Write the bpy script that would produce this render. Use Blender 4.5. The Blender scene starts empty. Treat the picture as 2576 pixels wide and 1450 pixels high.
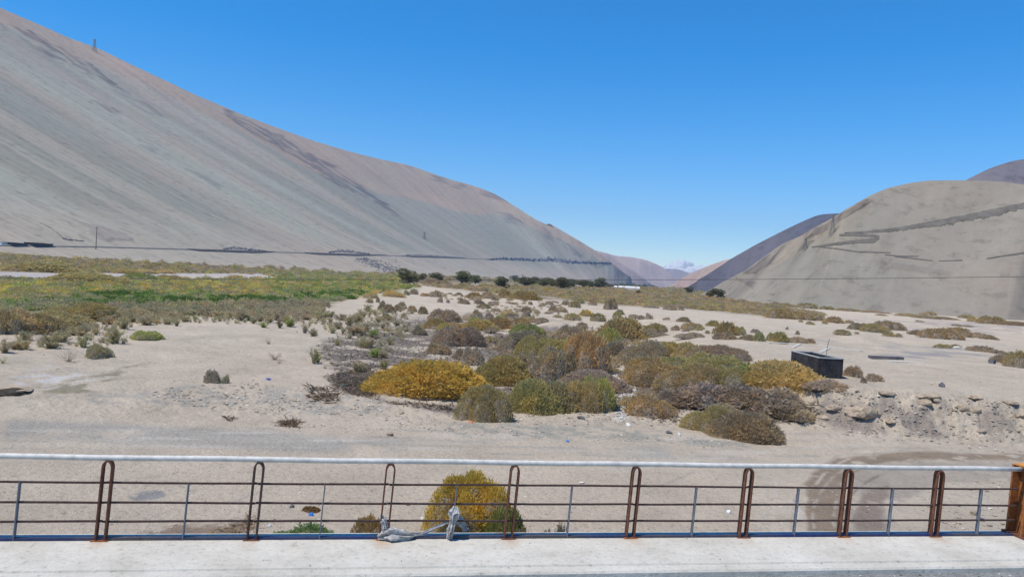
import bpy, math, random
import numpy as np
from mathutils import Matrix, Vector
from mathutils.bvhtree import BVHTree

# ------------------------------------------------------------------ camera
F, CX, CY = 1860.0, 1287.5, 725.0          # focal length and centre in units of a 2575 x 1450 frame
CAMZ = 5.8                                  # metres above the track below the bridge
PITCH = math.atan(23.5 / F); ROLL = 0.0565
fw = np.array([0, math.cos(PITCH), -math.sin(PITCH)]); up0 = np.array([0, math.sin(PITCH), math.cos(PITCH)])
rt0 = np.array([1.0, 0, 0])
RT = rt0 * math.cos(ROLL) + up0 * math.sin(ROLL); UP = -rt0 * math.sin(ROLL) + up0 * math.cos(ROLL)
sc = bpy.context.scene
COL = sc.collection
cd = bpy.data.cameras.new('camera'); cam = bpy.data.objects.new('camera', cd); COL.objects.link(cam)
cd.sensor_width = 36; cd.lens = F / 2575 * 36; cd.clip_start = 0.1; cd.clip_end = 90000
M = Matrix(((RT[0], UP[0], -fw[0], 0), (RT[1], UP[1], -fw[1], 0), (RT[2], UP[2], -fw[2], CAMZ), (0, 0, 0, 1)))
cam.matrix_world = M
sc.camera = cam
# ------------------------------------------------------------------ sky, sun, exposure
SUN_EL, SUN_AZ = 63.0, -118.0               # azimuth from the view direction, minus = to the left
w = bpy.data.worlds.new('World'); sc.world = w; w.use_nodes = True
nt = w.node_tree; bg = nt.nodes['Background']
sky = nt.nodes.new('ShaderNodeTexSky'); sky.sky_type = 'NISHITA'; sky.sun_disc = False
sky.sun_elevation = math.radians(SUN_EL); sky.sun_rotation = math.radians(SUN_AZ)
sky.altitude = 0; sky.air_density = 1.0; sky.dust_density = 0.0; sky.ozone_density = 6.0
hs = nt.nodes.new('ShaderNodeHueSaturation'); hs.inputs['Saturation'].default_value = 1.42
nt.links.new(sky.outputs[0], hs.inputs['Color']); nt.links.new(hs.outputs[0], bg.inputs[0])
bg.inputs[1].default_value = 0.15
sl = bpy.data.lights.new('sun', 'SUN'); sl.energy = 4.3; sl.angle = math.radians(0.5); sl.color = (1, 0.93, 0.81)
so = bpy.data.objects.new('sun', sl); COL.objects.link(so)
el, az = math.radians(SUN_EL), math.radians(SUN_AZ)
SD = Vector((math.sin(az) * math.cos(el), math.cos(az) * math.cos(el), math.sin(el)))
so.rotation_euler = SD.to_track_quat('Z', 'Y').to_euler(); so.location = (0, 0, 60)
sc.view_settings.view_transform = 'Standard'; sc.view_settings.look = 'None'
sc.view_settings.gamma = 1; sc.view_settings.exposure = 0.22
sc.cycles.max_bounces = 6; sc.cycles.diffuse_bounces = 3; sc.cycles.volume_bounces = 0
sc.cycles.transparent_max_bounces = 8

rng = np.random.default_rng(7); random.seed(7)
# ------------------------------------------------------------------ projection helpers
def ray(x, y):
    d = fw + RT * ((x - CX) / F) - UP * ((y - CY) / F)
    return d / np.linalg.norm(d)
def proj(P):
    d = np.asarray(P, float) - np.array([0, 0, CAMZ])
    z = d @ fw; z = np.where(np.abs(z) < 1e-6, 1e-6, z)
    return CX + F * (d @ RT) / z, CY - F * (d @ UP) / z, z
def ss(x, a=0.0, b=1.0):
    t = np.clip((x - a) / (b - a), 0, 1); return t * t * (3 - 2 * t)
def _h(i, j, s):
    n = (i.astype(np.int64) * 374761393 + j.astype(np.int64) * 668265263 + int(s) * 974634777) & 0xffffffff
    n = ((n ^ (n >> 13)) * 1274126177) & 0xffffffff
    return ((n ^ (n >> 16)) & 0xffffff) / float(0xffffff)
def vn(x, y, s=0):
    x = np.asarray(x, float); y = np.asarray(y, float)
    xi = np.floor(x); yi = np.floor(y); fx = x - xi; fy = y - yi
    fx = fx * fx * (3 - 2 * fx); fy = fy * fy * (3 - 2 * fy)
    a = _h(xi, yi, s); b = _h(xi + 1, yi, s); c = _h(xi, yi + 1, s); d = _h(xi + 1, yi + 1, s)
    return (a * (1 - fx) + b * fx) * (1 - fy) + (c * (1 - fx) + d * fx) * fy
def fbm(x, y, s=0, o=4):
    r = 0; a = 0.5
    for k in range(o):
        r = r + a * (vn(x * 2 ** k + 17.3 * k, y * 2 ** k - 9.1 * k, s + k) * 2 - 1); a *= 0.5
    return r
def inpoly(x, y, P):
    r = np.zeros(np.shape(x), bool); n = len(P)
    for i in range(n):
        x1, y1 = P[i]; x2, y2 = P[(i + 1) % n]
        if y1 == y2: continue
        r ^= ((y1 > y) != (y2 > y)) & (x < (x2 - x1) * (y - y1) / (y2 - y1) + x1)
    return r
# ------------------------------------------------------------------ terrain height
def ground(X, Y, fine=True):
    X = np.asarray(X, float); Y = np.asarray(Y, float)
    D = np.sqrt(X * X + Y * Y)
    far = -5.0 - 4.0 * ss(D, 60, 620)
    zu = -5.35 + 1.35 * ss(X - 0.12 * (Y - 30), 5.0, 15.0)
    zu = zu + (far - zu) * ss(D, 55, 190)
    Yb = 27.6 + 3.2 * ss(X, -16, 6) - 0.02 * np.maximum(X - 14, 0)
    wd = 9.0 - 5.9 * ss(X, 11, 16) - 4.0 * ss(-X, 13, 17)
    wob = 0.9 * fbm(X * .33, Y * .1, 5, 3) * ss(X, 11, 14)
    s = ss((Y - Yb + wob) / wd, 0, 1)
    z = -5.8 + (zu + 5.8) * s
    z = z + 0.35 * fbm(X * .05, Y * .05, 11, 3) * ss(D, 30, 60)
    z = z + 0.14 * fbm(X * .25, Y * .25, 12, 3) * ss(D, 24, 34) * (1 - ss(D, 200, 500))
    for (mx, my, r, hh) in MOUNDS:
        z = z + hh * np.exp(-((X - mx) ** 2 + (Y - my) ** 2) / (r * r))
    if fine:
        z = z + 0.05 * fbm(X * 1.3, Y * 1.3, 13, 5) * (0.3 + ss(D, 26, 32)) + .05 * np.maximum(0, fbm(X * .8, Y * 1.7, 14, 3)) * ss(D, 27, 31)
        bank = np.clip(4 * s * (1 - s), 0, 1) * ss(X, 11.5, 14.5)
        rg = 1 - np.abs(fbm(X * .9, Y * 1.6, 21, 4)) * 2.4
        z = z + bank * (0.30 * (rg - .45) + 0.16 * fbm(X * 3.1, Y * 3.1, 22, 3))
        z = z + 0.09 * fbm(X * 3.4, Y * 3.4, 23, 3) * np.exp(-((Y - Yb - .8) / 1.6) ** 2)
    return z + CAMZ
MOUNDS = []
def hit(x, y, zoff=0.0):
    d = ray(x, y); t = np.geomspace(6, 16000, 900)
    P = np.array([0, 0, CAMZ])[None] + t[:, None] * d[None]
    g = P[:, 2] - ground(P[:, 0], P[:, 1], False) - zoff
    k = np.where(g < 0)[0]
    if len(k) == 0: return P[-1]
    k = max(k[0], 1); f = g[k - 1] / (g[k - 1] - g[k])
    return P[k - 1] + (P[k] - P[k - 1]) * f
for (px, py, r, hh) in [(1395, 842, 3.0, 1.15), (1330, 850, 2.0, .5), (2140, 868, 3.4, .55), (2160, 862, 4, .35), (560, 812, 8, .35)]:
    p = hit(px, py); q = p[:2] * (1 + r * .8 / p[1]); MOUNDS.append((q[0], q[1], r, hh))
# ------------------------------------------------------------------ mesh helpers
def link(o, parent=None):
    COL.objects.link(o)
    if parent is not None: o.parent = parent
    return o
def mesh_np(name, V, Fc, mats=(), fmat=None, smooth=False, cols=None, uv=None):
    V = np.asarray(V, np.float32); me = bpy.data.meshes.new(name)
    if isinstance(Fc, np.ndarray):
        k = Fc.shape[1]; nf = len(Fc); L = Fc.reshape(-1); st = np.arange(nf) * k
    else:
        nf = len(Fc); ks = np.array([len(f) for f in Fc]); L = np.concatenate([np.asarray(f) for f in Fc]); st = np.concatenate([[0], np.cumsum(ks)[:-1]])
    me.vertices.add(len(V)); me.vertices.foreach_set('co', V.reshape(-1))
    me.loops.add(len(L)); me.loops.foreach_set('vertex_index', L.astype(np.int32))
    me.polygons.add(nf); me.polygons.foreach_set('loop_start', st.astype(np.int32))
    if fmat is not None: me.polygons.foreach_set('material_index', np.asarray(fmat, np.int32))
    me.polygons.foreach_set('use_smooth', np.full(nf, smooth, bool))
    if uv is not None:
        ul = me.uv_layers.new(name='UVMap'); ul.data.foreach_set('uv', np.asarray(uv, np.float32)[L].reshape(-1))
    if cols is not None:
        a = me.color_attributes.new('Col', 'FLOAT_COLOR', 'POINT')
        c = np.ones((len(V), 4), np.float32); c[:, :3] = cols; a.data.foreach_set('color', c.reshape(-1))
    for m in mats: me.materials.append(m)
    me.update(calc_edges=True); me.validate()
    return me
def tag(o, label=None, cat=None, group=None, kind=None):
    if label: o['label'] = label
    if cat: o['category'] = cat
    if group: o['group'] = group
    if kind: o['kind'] = kind
    return o
def new(name, me, parent=None): return link(bpy.data.objects.new(name, me), parent)
def empty(name, loc, rz=0):
    o = link(bpy.data.objects.new(name, None)); o.location = loc; o.rotation_euler = (0, 0, rz); o.empty_display_size = .3; return o
class MB:
    def __init__(s): s.v = []; s.f = []; s.m = []
    def add(s, V, Fs, mi=0):
        b = len(s.v); s.v += [tuple(map(float, p)) for p in V]; s.f += [[b + i for i in f] for f in Fs]; s.m += [mi] * len(Fs)
    def box(s, c, sx, sy, sz, ex=(1, 0, 0), ez=(0, 0, 1), mi=0, taper=1.0):
        c = np.array(c, float); ex = np.array(ex, float); ex /= np.linalg.norm(ex); ez = np.array(ez, float); ez /= np.linalg.norm(ez)
        ey = np.cross(ez, ex); ey /= np.linalg.norm(ey)
        V = []
        for k in (-1, 1):
            t = taper if k > 0 else 1
            for (a, b) in ((-1, -1), (1, -1), (1, 1), (-1, 1)):
                V.append(c + ex * a * sx / 2 * t + ey * b * sy / 2 * t + ez * k * sz / 2)
        s.add(V, [(3, 2, 1, 0), (4, 5, 6, 7), (0, 1, 5, 4), (1, 2, 6, 5), (2, 3, 7, 6), (3, 0, 4, 7)], mi)
    def tube(s, pts, r, n=8, mi=0, cap=True, flat=None):
        pts = [np.array(p, float) for p in pts]; rs = r if hasattr(r, '__len__') else [r] * len(pts); V = []; Fs = []
        ref = np.array([0, 0, 1.0]); d0 = pts[-1] - pts[0]
        if abs(d0[2]) > .7 * np.linalg.norm(d0): ref = np.array([1.0, 0.2, 0])
        for i, p in enumerate(pts):
            t = pts[min(i + 1, len(pts) - 1)] - pts[max(i - 1, 0)]; t /= np.linalg.norm(t) + 1e-9
            a = np.cross(t, ref); a /= np.linalg.norm(a); b = np.cross(t, a)
            for k in range(n):
                th = 2 * math.pi * k / n; V.append(p + rs[i] * (a * math.cos(th) + b * math.sin(th)))
        for i in range(len(pts) - 1):
            for k in range(n): Fs.append((i * n + k, i * n + (k + 1) % n, (i + 1) * n + (k + 1) % n, (i + 1) * n + k))
        if cap: Fs.append(tuple(range(n))[::-1]); Fs.append(tuple((len(pts) - 1) * n + k for k in range(n)))
        s.add(V, Fs, mi)
    def sweep(s, pts, wvec, w, t, mi=0):      # flat bar: width w along wvec, thickness t in the plane of pts
        pts = [np.array(p, float) for p in pts]; wv = np.array(wvec, float); wv /= np.linalg.norm(wv); V = []; Fs = []
        for i, p in enumerate(pts):
            d = pts[min(i + 1, len(pts) - 1)] - pts[max(i - 1, 0)]; d /= np.linalg.norm(d); a = np.cross(d, wv); a /= np.linalg.norm(a)
            for (u_, v_) in ((-1, -1), (1, -1), (1, 1), (-1, 1)): V.append(p + wv * w / 2 * u_ + a * t / 2 * v_)
        for i in range(len(pts) - 1):
            for k in range(4): Fs.append((i * 4 + k, i * 4 + (k + 1) % 4, (i + 1) * 4 + (k + 1) % 4, (i + 1) * 4 + k))
        Fs.append((3, 2, 1, 0)); n = (len(pts) - 1) * 4; Fs.append((n, n + 1, n + 2, n + 3)); s.add(V, Fs, mi)
    def build(s, name, mats, parent=None, smooth=False):
        if not isinstance(mats, (list, tuple)): mats = [mats]
        me = mesh_np(name, s.v, s.f, mats, s.m, smooth)
        return new(name, me, parent)
# ------------------------------------------------------------------ materials
def mat(name, rough=.9, spec=.2):
    m = bpy.data.materials.new(name); m.use_nodes = True; n = m.node_tree; b = n.nodes['Principled BSDF']
    b.inputs['Roughness'].default_value = rough; b.inputs['Specular IOR Level'].default_value = spec
    return m, n, b
def N(n, t, **k):
    x = n.nodes.new(t)
    for a, v in k.items(): setattr(x, a, v)
    return x
def noise(n, scale, detail=4, rough=.55, vec=None, dist=0):
    x = N(n, 'ShaderNodeTexNoise'); x.inputs['Scale'].default_value = scale; x.inputs['Detail'].default_value = detail
    x.inputs['Roughness'].default_value = rough; x.inputs['Distortion'].default_value = dist
    if vec is not None: n.links.new(vec, x.inputs['Vector'])
    return x
def ramp(n, fac, stops):
    r = N(n, 'ShaderNodeValToRGB'); e = r.color_ramp.elements
    while len(e) < len(stops): e.new(.5)
    for i, (p, c) in enumerate(stops): e[i].position = p; e[i].color = (*c, 1) if hasattr(c, '__len__') else (c, c, c, 1)
    n.links.new(fac, r.inputs[0]); return r
def mix(n, fac, a, b, mode='MIX'):
    x = N(n, 'ShaderNodeMix', data_type='RGBA', blend_type=mode)
    for s, v in ((0, fac), (6, a), (7, b)):
        if isinstance(v, (int, float)): x.inputs[s].default_value = v
        elif isinstance(v, tuple): x.inputs[s].default_value = (*v, 1)
        else: n.links.new(v, x.inputs[s])
    return x.outputs[2]
def bump(n, b, h, dist, strength=1.0):
    x = N(n, 'ShaderNodeBump'); x.inputs['Distance'].default_value = dist; x.inputs['Strength'].default_value = strength
    n.links.new(h, x.inputs['Height']); n.links.new(x.outputs[0], b.inputs['Normal'])
def objpos(n, kind='Object'):
    return N(n, 'ShaderNodeTexCoord').outputs[kind]
def pos(n): return N(n, 'ShaderNodeNewGeometry').outputs['Position']

# ground
mg, n, b = mat('soil', .95, .1)
at = N(n, 'ShaderNodeAttribute', attribute_name='Col'); P = pos(n)
n1 = noise(n, .35, 5, .6, P); n2 = noise(n, 5.5, 6, .65, P); n3 = noise(n, 38, 3, .6, P)
c = mix(n, .8, at.outputs['Color'], ramp(n, n1.outputs[0], [(.3, .84), (.7, 1.14)]).outputs[0], 'MULTIPLY')
c = mix(n, .8, c, ramp(n, n2.outputs[0], [(.28, .70), (.46, 1.0), (.75, 1.10)]).outputs[0], 'MULTIPLY')
c = mix(n, .8, c, ramp(n, n3.outputs[0], [(.3, .70), (.5, 1.0), (.8, 1.2)]).outputs[0], 'MULTIPLY')
n4 = noise(n, 1.6, 6, .7, P, .8); c = mix(n, .8, c, ramp(n, n4.outputs[0], [(.30, .78), (.44, 1.0), (.72, 1.05)]).outputs[0], 'MULTIPLY')
n.links.new(c, b.inputs['Base Color'])
ad = N(n, 'ShaderNodeMath', operation='MULTIPLY_ADD'); ad.inputs[1].default_value = .35
n.links.new(n3.outputs[0], ad.inputs[0]); n.links.new(n2.outputs[0], ad.inputs[2]); bump(n, b, ad.outputs[0], .12, 1.0)
# hills
def hill_mat(name, big=.004, streak=(.02, .0018), contrast=1.0, bumpd=6.0, fine=.25):
    m, n, b = mat(name, .95, .08)
    at = N(n, 'ShaderNodeAttribute', attribute_name='Col'); uv = N(n, 'ShaderNodeTexCoord').outputs['UV']
    mp = N(n, 'ShaderNodeMapping'); mp.inputs['Scale'].default_value = (streak[0], streak[1], 1); n.links.new(uv, mp.inputs[0])
    s1 = noise(n, 1.0, 8, .68, mp.outputs[0], 1.2)
    mp2 = N(n, 'ShaderNodeMapping'); mp2.inputs['Scale'].default_value = (streak[0] * 5, streak[1] * 6, 1); n.links.new(uv, mp2.inputs[0])
    s2 = noise(n, 1.0, 5, .65, mp2.outputs[0], .4)
    P = pos(n); s3 = noise(n, big, 6, .65, P); s4 = noise(n, fine, 6, .75, P)
    k = .12 * contrast
    c = mix(n, 1.0, at.outputs['Color'], ramp(n, s1.outputs[0], [(.32, 1 - k * 1.3), (.5, 1.0), (.68, 1 + k * 1.5)]).outputs[0], 'MULTIPLY')
    c = mix(n, 1.0, c, ramp(n, s2.outputs[0], [(.3, 1 - k * .7), (.7, 1 + k * .7)]).outputs[0], 'MULTIPLY')
    c = mix(n, .6, c, ramp(n, s3.outputs[0], [(.35, (1.07, .98, .93)), (.65, (.94, 1.02, 1.0))]).outputs[0], 'MULTIPLY')
    c = mix(n, 1.0, c, ramp(n, s4.outputs[0], [(.36, .74), (.46, .97), (.7, 1.06)]).outputs[0], 'MULTIPLY')
    mp3 = N(n, 'ShaderNodeMapping'); mp3.inputs['Scale'].default_value = (streak[0] * 3.2, streak[1] * 16, 1); n.links.new(uv, mp3.inputs[0])
    s5 = noise(n, 1.0, 7, .72, mp3.outputs[0], .8); c = mix(n, min(1, contrast), c, ramp(n, s5.outputs[0], [(.315, .66), (.365, .98), (.66, 1.0), (.72, 1.12)]).outputs[0], 'MULTIPLY')
    n.links.new(c, b.inputs['Base Color'])
    ad = N(n, 'ShaderNodeMath', operation='MULTIPLY_ADD'); ad.inputs[1].default_value = .5
    n.links.new(s2.outputs[0], ad.inputs[0]); n.links.new(s1.outputs[0], ad.inputs[2]); bump(n, b, ad.outputs[0], bumpd, .55)
    return m
# foliage: object colour for single plants, attribute for the mass
def leaf_mat(name, attr=False, sc1=1.1, amp=1.0):
    m, n, b = mat(name, .8, .15)
    src = N(n, 'ShaderNodeAttribute', attribute_name='Col').outputs['Color'] if attr else N(n, 'ShaderNodeObjectInfo').outputs['Color']
    P = pos(n); a1 = noise(n, sc1, 3, .6, P); a2 = noise(n, 14, 2, .6, P)
    c = mix(n, 1.0, src, ramp(n, a1.outputs[0], [(.3, (.80, .84, .92)), (.5, (1, 1, 1)), (.7, (1.22, 1.14, .95))]).outputs[0], 'MULTIPLY')
    c = mix(n, 1.0, c, ramp(n, a2.outputs[0], [(.3, .78), (.7, 1.25)]).outputs[0], 'MULTIPLY')
    n.links.new(c, b.inputs['Base Color'])
    c = mix(n, 1.0, c, (1.07, 1.0, .87), 'MULTIPLY'); n.links.new(c, b.inputs['Base Color'])
    tr = N(n, 'ShaderNodeBsdfTranslucent'); n.links.new(c, tr.inputs[0]); ms = N(n, 'ShaderNodeMixShader'); ms.inputs[0].default_value = .5
    n.links.new(b.outputs[0], ms.inputs[1]); n.links.new(tr.outputs[0], ms.inputs[2])
    n.links.new(ms.outputs[0], n.nodes['Material Output'].inputs[0])
    return m
m_leaf = leaf_mat('foliage'); m_leafa = leaf_mat('foliage_mass', True, .25)
def simple(name, col, rough=.8, spec=.3, s=20, lo=.75, hi=1.2, bd=0.004, kind='Object', metal=0, s2=None):
    m, n, b = mat(name, rough, spec); v = objpos(n, kind); a = noise(n, s, 6, .65, v)
    c = mix(n, 1.0, tuple(col), ramp(n, a.outputs[0], [(.3, lo), (.7, hi)]).outputs[0], 'MULTIPLY')
    n.links.new(c, b.inputs['Base Color']); b.inputs['Metallic'].default_value = metal
    if bd: bump(n, b, a.outputs[0], bd, .8)
    return m
m_twig = simple('twigs', (.27, .23, .19), .9, .1, 9, .7, 1.25, .0)
m_bark = simple('bark', (.12, .09, .065), .9, .1, 9)
m_rock = simple('stone', (.40, .315, .23), .95, .1, 5, .55, 1.25, .06)
m_rockd = simple('dark_rock', (.12, .115, .12), .9, .2, .3, .55, 1.5, .5)
m_white = simple('pale_stone', (.62, .60, .56), .85, .2, 6, .8, 1.1, .01)
HAZE = 3.6e-5
# ------------------------------------------------------------------ ground sheet
SAND = (.49, .41, .315)
GP = [  # polygon, colour, cover, patch size (m), jitter
 ([(0, 690), (130, 700), (640, 700), (1000, 700), (1060, 725), (900, 745), (830, 768), (560, 792), (300, 800), (0, 800)], (.22, .20, .11), .88, 6, 10),
 ([(0, 630), (300, 645), (640, 666), (1000, 686), (1400, 704), (1600, 716), (1600, 722), (1000, 708), (640, 690), (350, 688), (0, 684)], (.17, .14, .08), .93, 12, 4),
 ([(0, 683), (130, 686), (300, 688), (480, 688), (640, 688), (720, 692), (640, 698), (480, 694), (420, 698), (200, 700), (140, 706), (60, 702), (0, 697)], (.40, .36, .33), 1.0, 3, 2),
 ([(1030, 712), (1460, 716), (1780, 726), (1860, 755), (2075, 792), (2060, 806), (1880, 790), (1700, 773), (1560, 768), (1420, 758), (1200, 735)], (.19, .155, .095), .85, 8, 8),
 ([(2070, 800), (2500, 810), (2575, 815), (2575, 840), (2300, 835)], (.33, .28, .25), .5, 6, 8),
 ([(835, 850), (960, 800), (1100, 800), (1250, 840), (1290, 900), (960, 925), (930, 1000), (830, 975), (840, 925), (790, 880)], (.21, .175, .145), .62, 1.6, 22),
 ([(1030, 800), (1290, 780), (1560, 850), (1880, 895), (1900, 960), (1700, 1050), (1150, 1010), (1250, 900), (1060, 860)], (.24, .20, .165), .55, 1.5, 20),
 ([(820, 945), (935, 920), (950, 1010), (1140, 1020), (1160, 1050), (1000, 1010), (860, 985)], (.22, .185, .155), .66, 1.2, 16),
 ([(1550, 930), (1600, 935), (1575, 970), (1680, 985), (1690, 1005), (1590, 1010), (1570, 1060), (1545, 1060), (1555, 1000), (1530, 960)], (.56, .53, .48), .8, .6, 8),
 ([(20, 945), (130, 925), (250, 945), (240, 968), (60, 975)], (.53, .49, .45), .42, .5, 26),
 ([(90, 975), (200, 950), (330, 920), (390, 905), (310, 940), (240, 990), (110, 1000)], (.27, .235, .165), .6, 1.0, 10),
 ([(60, 990), (330, 985), (500, 965), (720, 975), (860, 985), (1000, 1020), (860, 1045), (500, 1025), (250, 1010)], (.39, .345, .285), .5, .5, 14),
 ([(0, 1060), (600, 1085), (900, 1095), (1400, 1120), (2050, 1130), (2000, 1160), (900, 1140), (0, 1110)], (.40, .36, .30), .6, 4, 14),
 ([(1110, 1060), (1500, 1070), (1900, 1120), (1900, 1135), (1500, 1105), (1150, 1095)], (.36, .33, .27), .55, .5, 10),
 ([(2000, 960), (2110, 975), (2300, 990), (2575, 1010), (2575, 1120), (2350, 1100), (2100, 1080), (1980, 1060)], (.31, .26, .215), .5, .8, 12),
 ([(1960, 850), (2575, 880), (2575, 905), (2300, 900), (1960, 870)], (.34, .31, .285), .4, 4, 8),
 # damp brown arc of the lower track
 ([(2028, 1215), (2050, 1180), (2100, 1152), (2200, 1139), (2350, 1136), (2600, 1146), (2600, 1162), (2420, 1155), (2260, 1158), (2180, 1174), (2140, 1205), (2120, 1245), (2122, 1290), (2140, 1345), (2160, 1400), (2050, 1400), (2036, 1340), (2030, 1280)], (.275, .21, .15), .97, .9, 9),
 ([(2130, 1180), (2260, 1158), (2600, 1165), (2600, 1205), (2380, 1215), (2300, 1240), (2250, 1300), (2240, 1380), (2150, 1380), (2120, 1290), (2115, 1230)], (.385, .325, .26), .8, 1.4, 12),
 ([(2170, 1230), (2240, 1215), (2225, 1290), (2235, 1380), (2165, 1380), (2150, 1300)], (.27, .215, .17), .9, 1.2, 12),
 ([(1985, 1190), (2022, 1175), (2015, 1240), (2030, 1350), (2005, 1350), (1990, 1260)], (.52, .455, .37), .4, 1.5, 8),
 ([(330, 1350), (420, 1325), (560, 1320), (620, 1290), (650, 1350), (640, 1400), (330, 1400)], (.27, .20, .145), .8, .4, 12),
 ([(320, 1245), (400, 1230), (420, 1250), (340, 1262)], (.27, .25, .235), .7, .3, 6),
]
for i_, (dx_, cw_) in enumerate(((0, .50), (26, .52), (54, .49))):
    GP.append(([(1560 - dx_, 1178), (1800 - dx_, 1150), (2000 - dx_, 1128), (2200, 1118 - dx_ * .2), (2600, 1128 - dx_ * .2), (2600, 1131 - dx_ * .2), (2200, 1122 - dx_ * .2), (2000 - dx_, 1133), (1800 - dx_, 1157), (1600 - dx_, 1186)], (cw_, cw_ * .86, cw_ * .68), .62, 1.2, 3))
    GP.append(([(1975 - dx_, 1200), (1988 - dx_, 1198), (1975 - dx_, 1280), (1990 - dx_, 1400), (1976 - dx_, 1400), (1962 - dx_, 1280)], (cw_, cw_ * .86, cw_ * .68), .6, 1.2, 3))
for i_ in range(7):
    y_ = 1078 + i_ * 9; GP.append(([(0, y_ - 8), (900, y_), (1700, y_ + 14), (2300, y_ + 8), (2300, y_ + 10), (1700, y_ + 17), (900, y_ + 3.5), (0, y_ - 4)], ((.37, .33, .28), (.50, .45, .385))[i_ % 2], .45, 1.8, 3))
for (xa, ya, xb, yb) in ((250, 1345, 700, 1180), (330, 1350, 800, 1180), (1300, 1340, 1650, 1175), (1400, 1345, 1760, 1175), (60, 1250, 560, 1165)):
    GP.append(([(xa, ya), (xb, yb), (xb + 8, yb), (xa + 16, ya)], (.385, .335, .28), .5, .8, 4))
for i_ in range(6):
    rx_, ry_, th_ = 205 + i_ * 26, 128 + i_ * 15, 7; an_ = np.radians(np.linspace(170, 285, 24))
    GP.append(([(2330 + rx_ * math.cos(a_), 1300 + ry_ * math.sin(a_)) for a_ in an_] + [(2330 + (rx_ + th_) * math.cos(a_), 1300 + (ry_ + th_ * .5) * math.sin(a_)) for a_ in an_[::-1]], ((.23, .18, .13), (.43, .37, .30), (.26, .205, .15), (.40, .34, .27), (.50, .43, .345), (.38, .33, .265))[i_], .62, .8, 3))
def build_ground():
    r = [5.0]
    while r[-1] < 17000:
        q = r[-1]; k = .012 if q < 13 else (.0048 if q < 55 else (.0085 if q < 420 else .03)); r.append(q * (1 + k))
    r = np.array([0.5, 2, 3.5] + r); 
    a = np.concatenate([np.linspace(-115, -43, 60), np.linspace(-42.9, 42.9, 1050), np.linspace(43, 115, 60)]) * math.pi / 180
    R, A = np.meshgrid(r, a, indexing='ij'); X = R * np.sin(A); Y = R * np.cos(A)
    Z = ground(X, Y)
    Z = Z - 0.0 * X
    V = np.stack([X, Y, Z], -1).reshape(-1, 3)
    x, y, z = proj(V); Xf, Yf = X.reshape(-1), Y.reshape(-1)
    base = np.array(SAND)[None] * (1 + .05 * fbm(Xf * .08, Yf * .08, 31, 3))[:, None]
    base = base * np.stack([1 + .03 * fbm(Xf * .1, Yf * .05, 33, 2), np.ones_like(Xf), 1 - .03 * fbm(Xf * .1, Yf * .05, 33, 2)], -1)
    C = np.clip(base, 0, 1)
    for i, (poly, col, cov, ps, jit) in enumerate(GP):
        pa = np.array(poly); q = 2 * jit
        sel = np.where((z > 0) & (x > pa[:, 0].min() - q) & (x < pa[:, 0].max() + q) & (y > pa[:, 1].min() - q) & (y < pa[:, 1].max() + q))[0]
        xs, ys, Xs, Ys = x[sel], y[sel], Xf[sel] / ps, Yf[sel] / ps
        jx = xs + jit * 1.6 * fbm(Xs * .8, Ys * .8, 50 + i, 4); jy = ys + jit * fbm(Xs * .8 + 9, Ys * .8, 70 + i, 4)
        m = 0
        for (ax_, ay_) in ((0, 0), (1, .5), (-1, -.5), (.5, -1), (-.5, 1), (1.6, 0), (-1.6, 0), (0, 1.6), (0, -1.6)): m = m + inpoly(jx + ax_ * (jit * .35 + 1.2), jy + ay_ * (jit * .22 + .7), poly) / 9.0
        t = .5 + 1.1 * fbm(Xs, Ys, 90 + i, 4)
        mk = (ss(t, 1 - cov - .12, 1 - cov + .18) * m)[:, None]
        C[sel] = C[sel] * (1 - mk) + np.array(col)[None] * mk
    nr, na = R.shape; I = np.arange(nr * na).reshape(nr, na)
    Q = np.stack([I[:-1, :-1], I[:-1, 1:], I[1:, 1:], I[1:, :-1]], -1).reshape(-1, 4)[:, ::-1]
    me = mesh_np('ground', V, Q, [mg], smooth=True, cols=C)
    return tag(new('ground', me), kind='structure')
build_ground()

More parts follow.
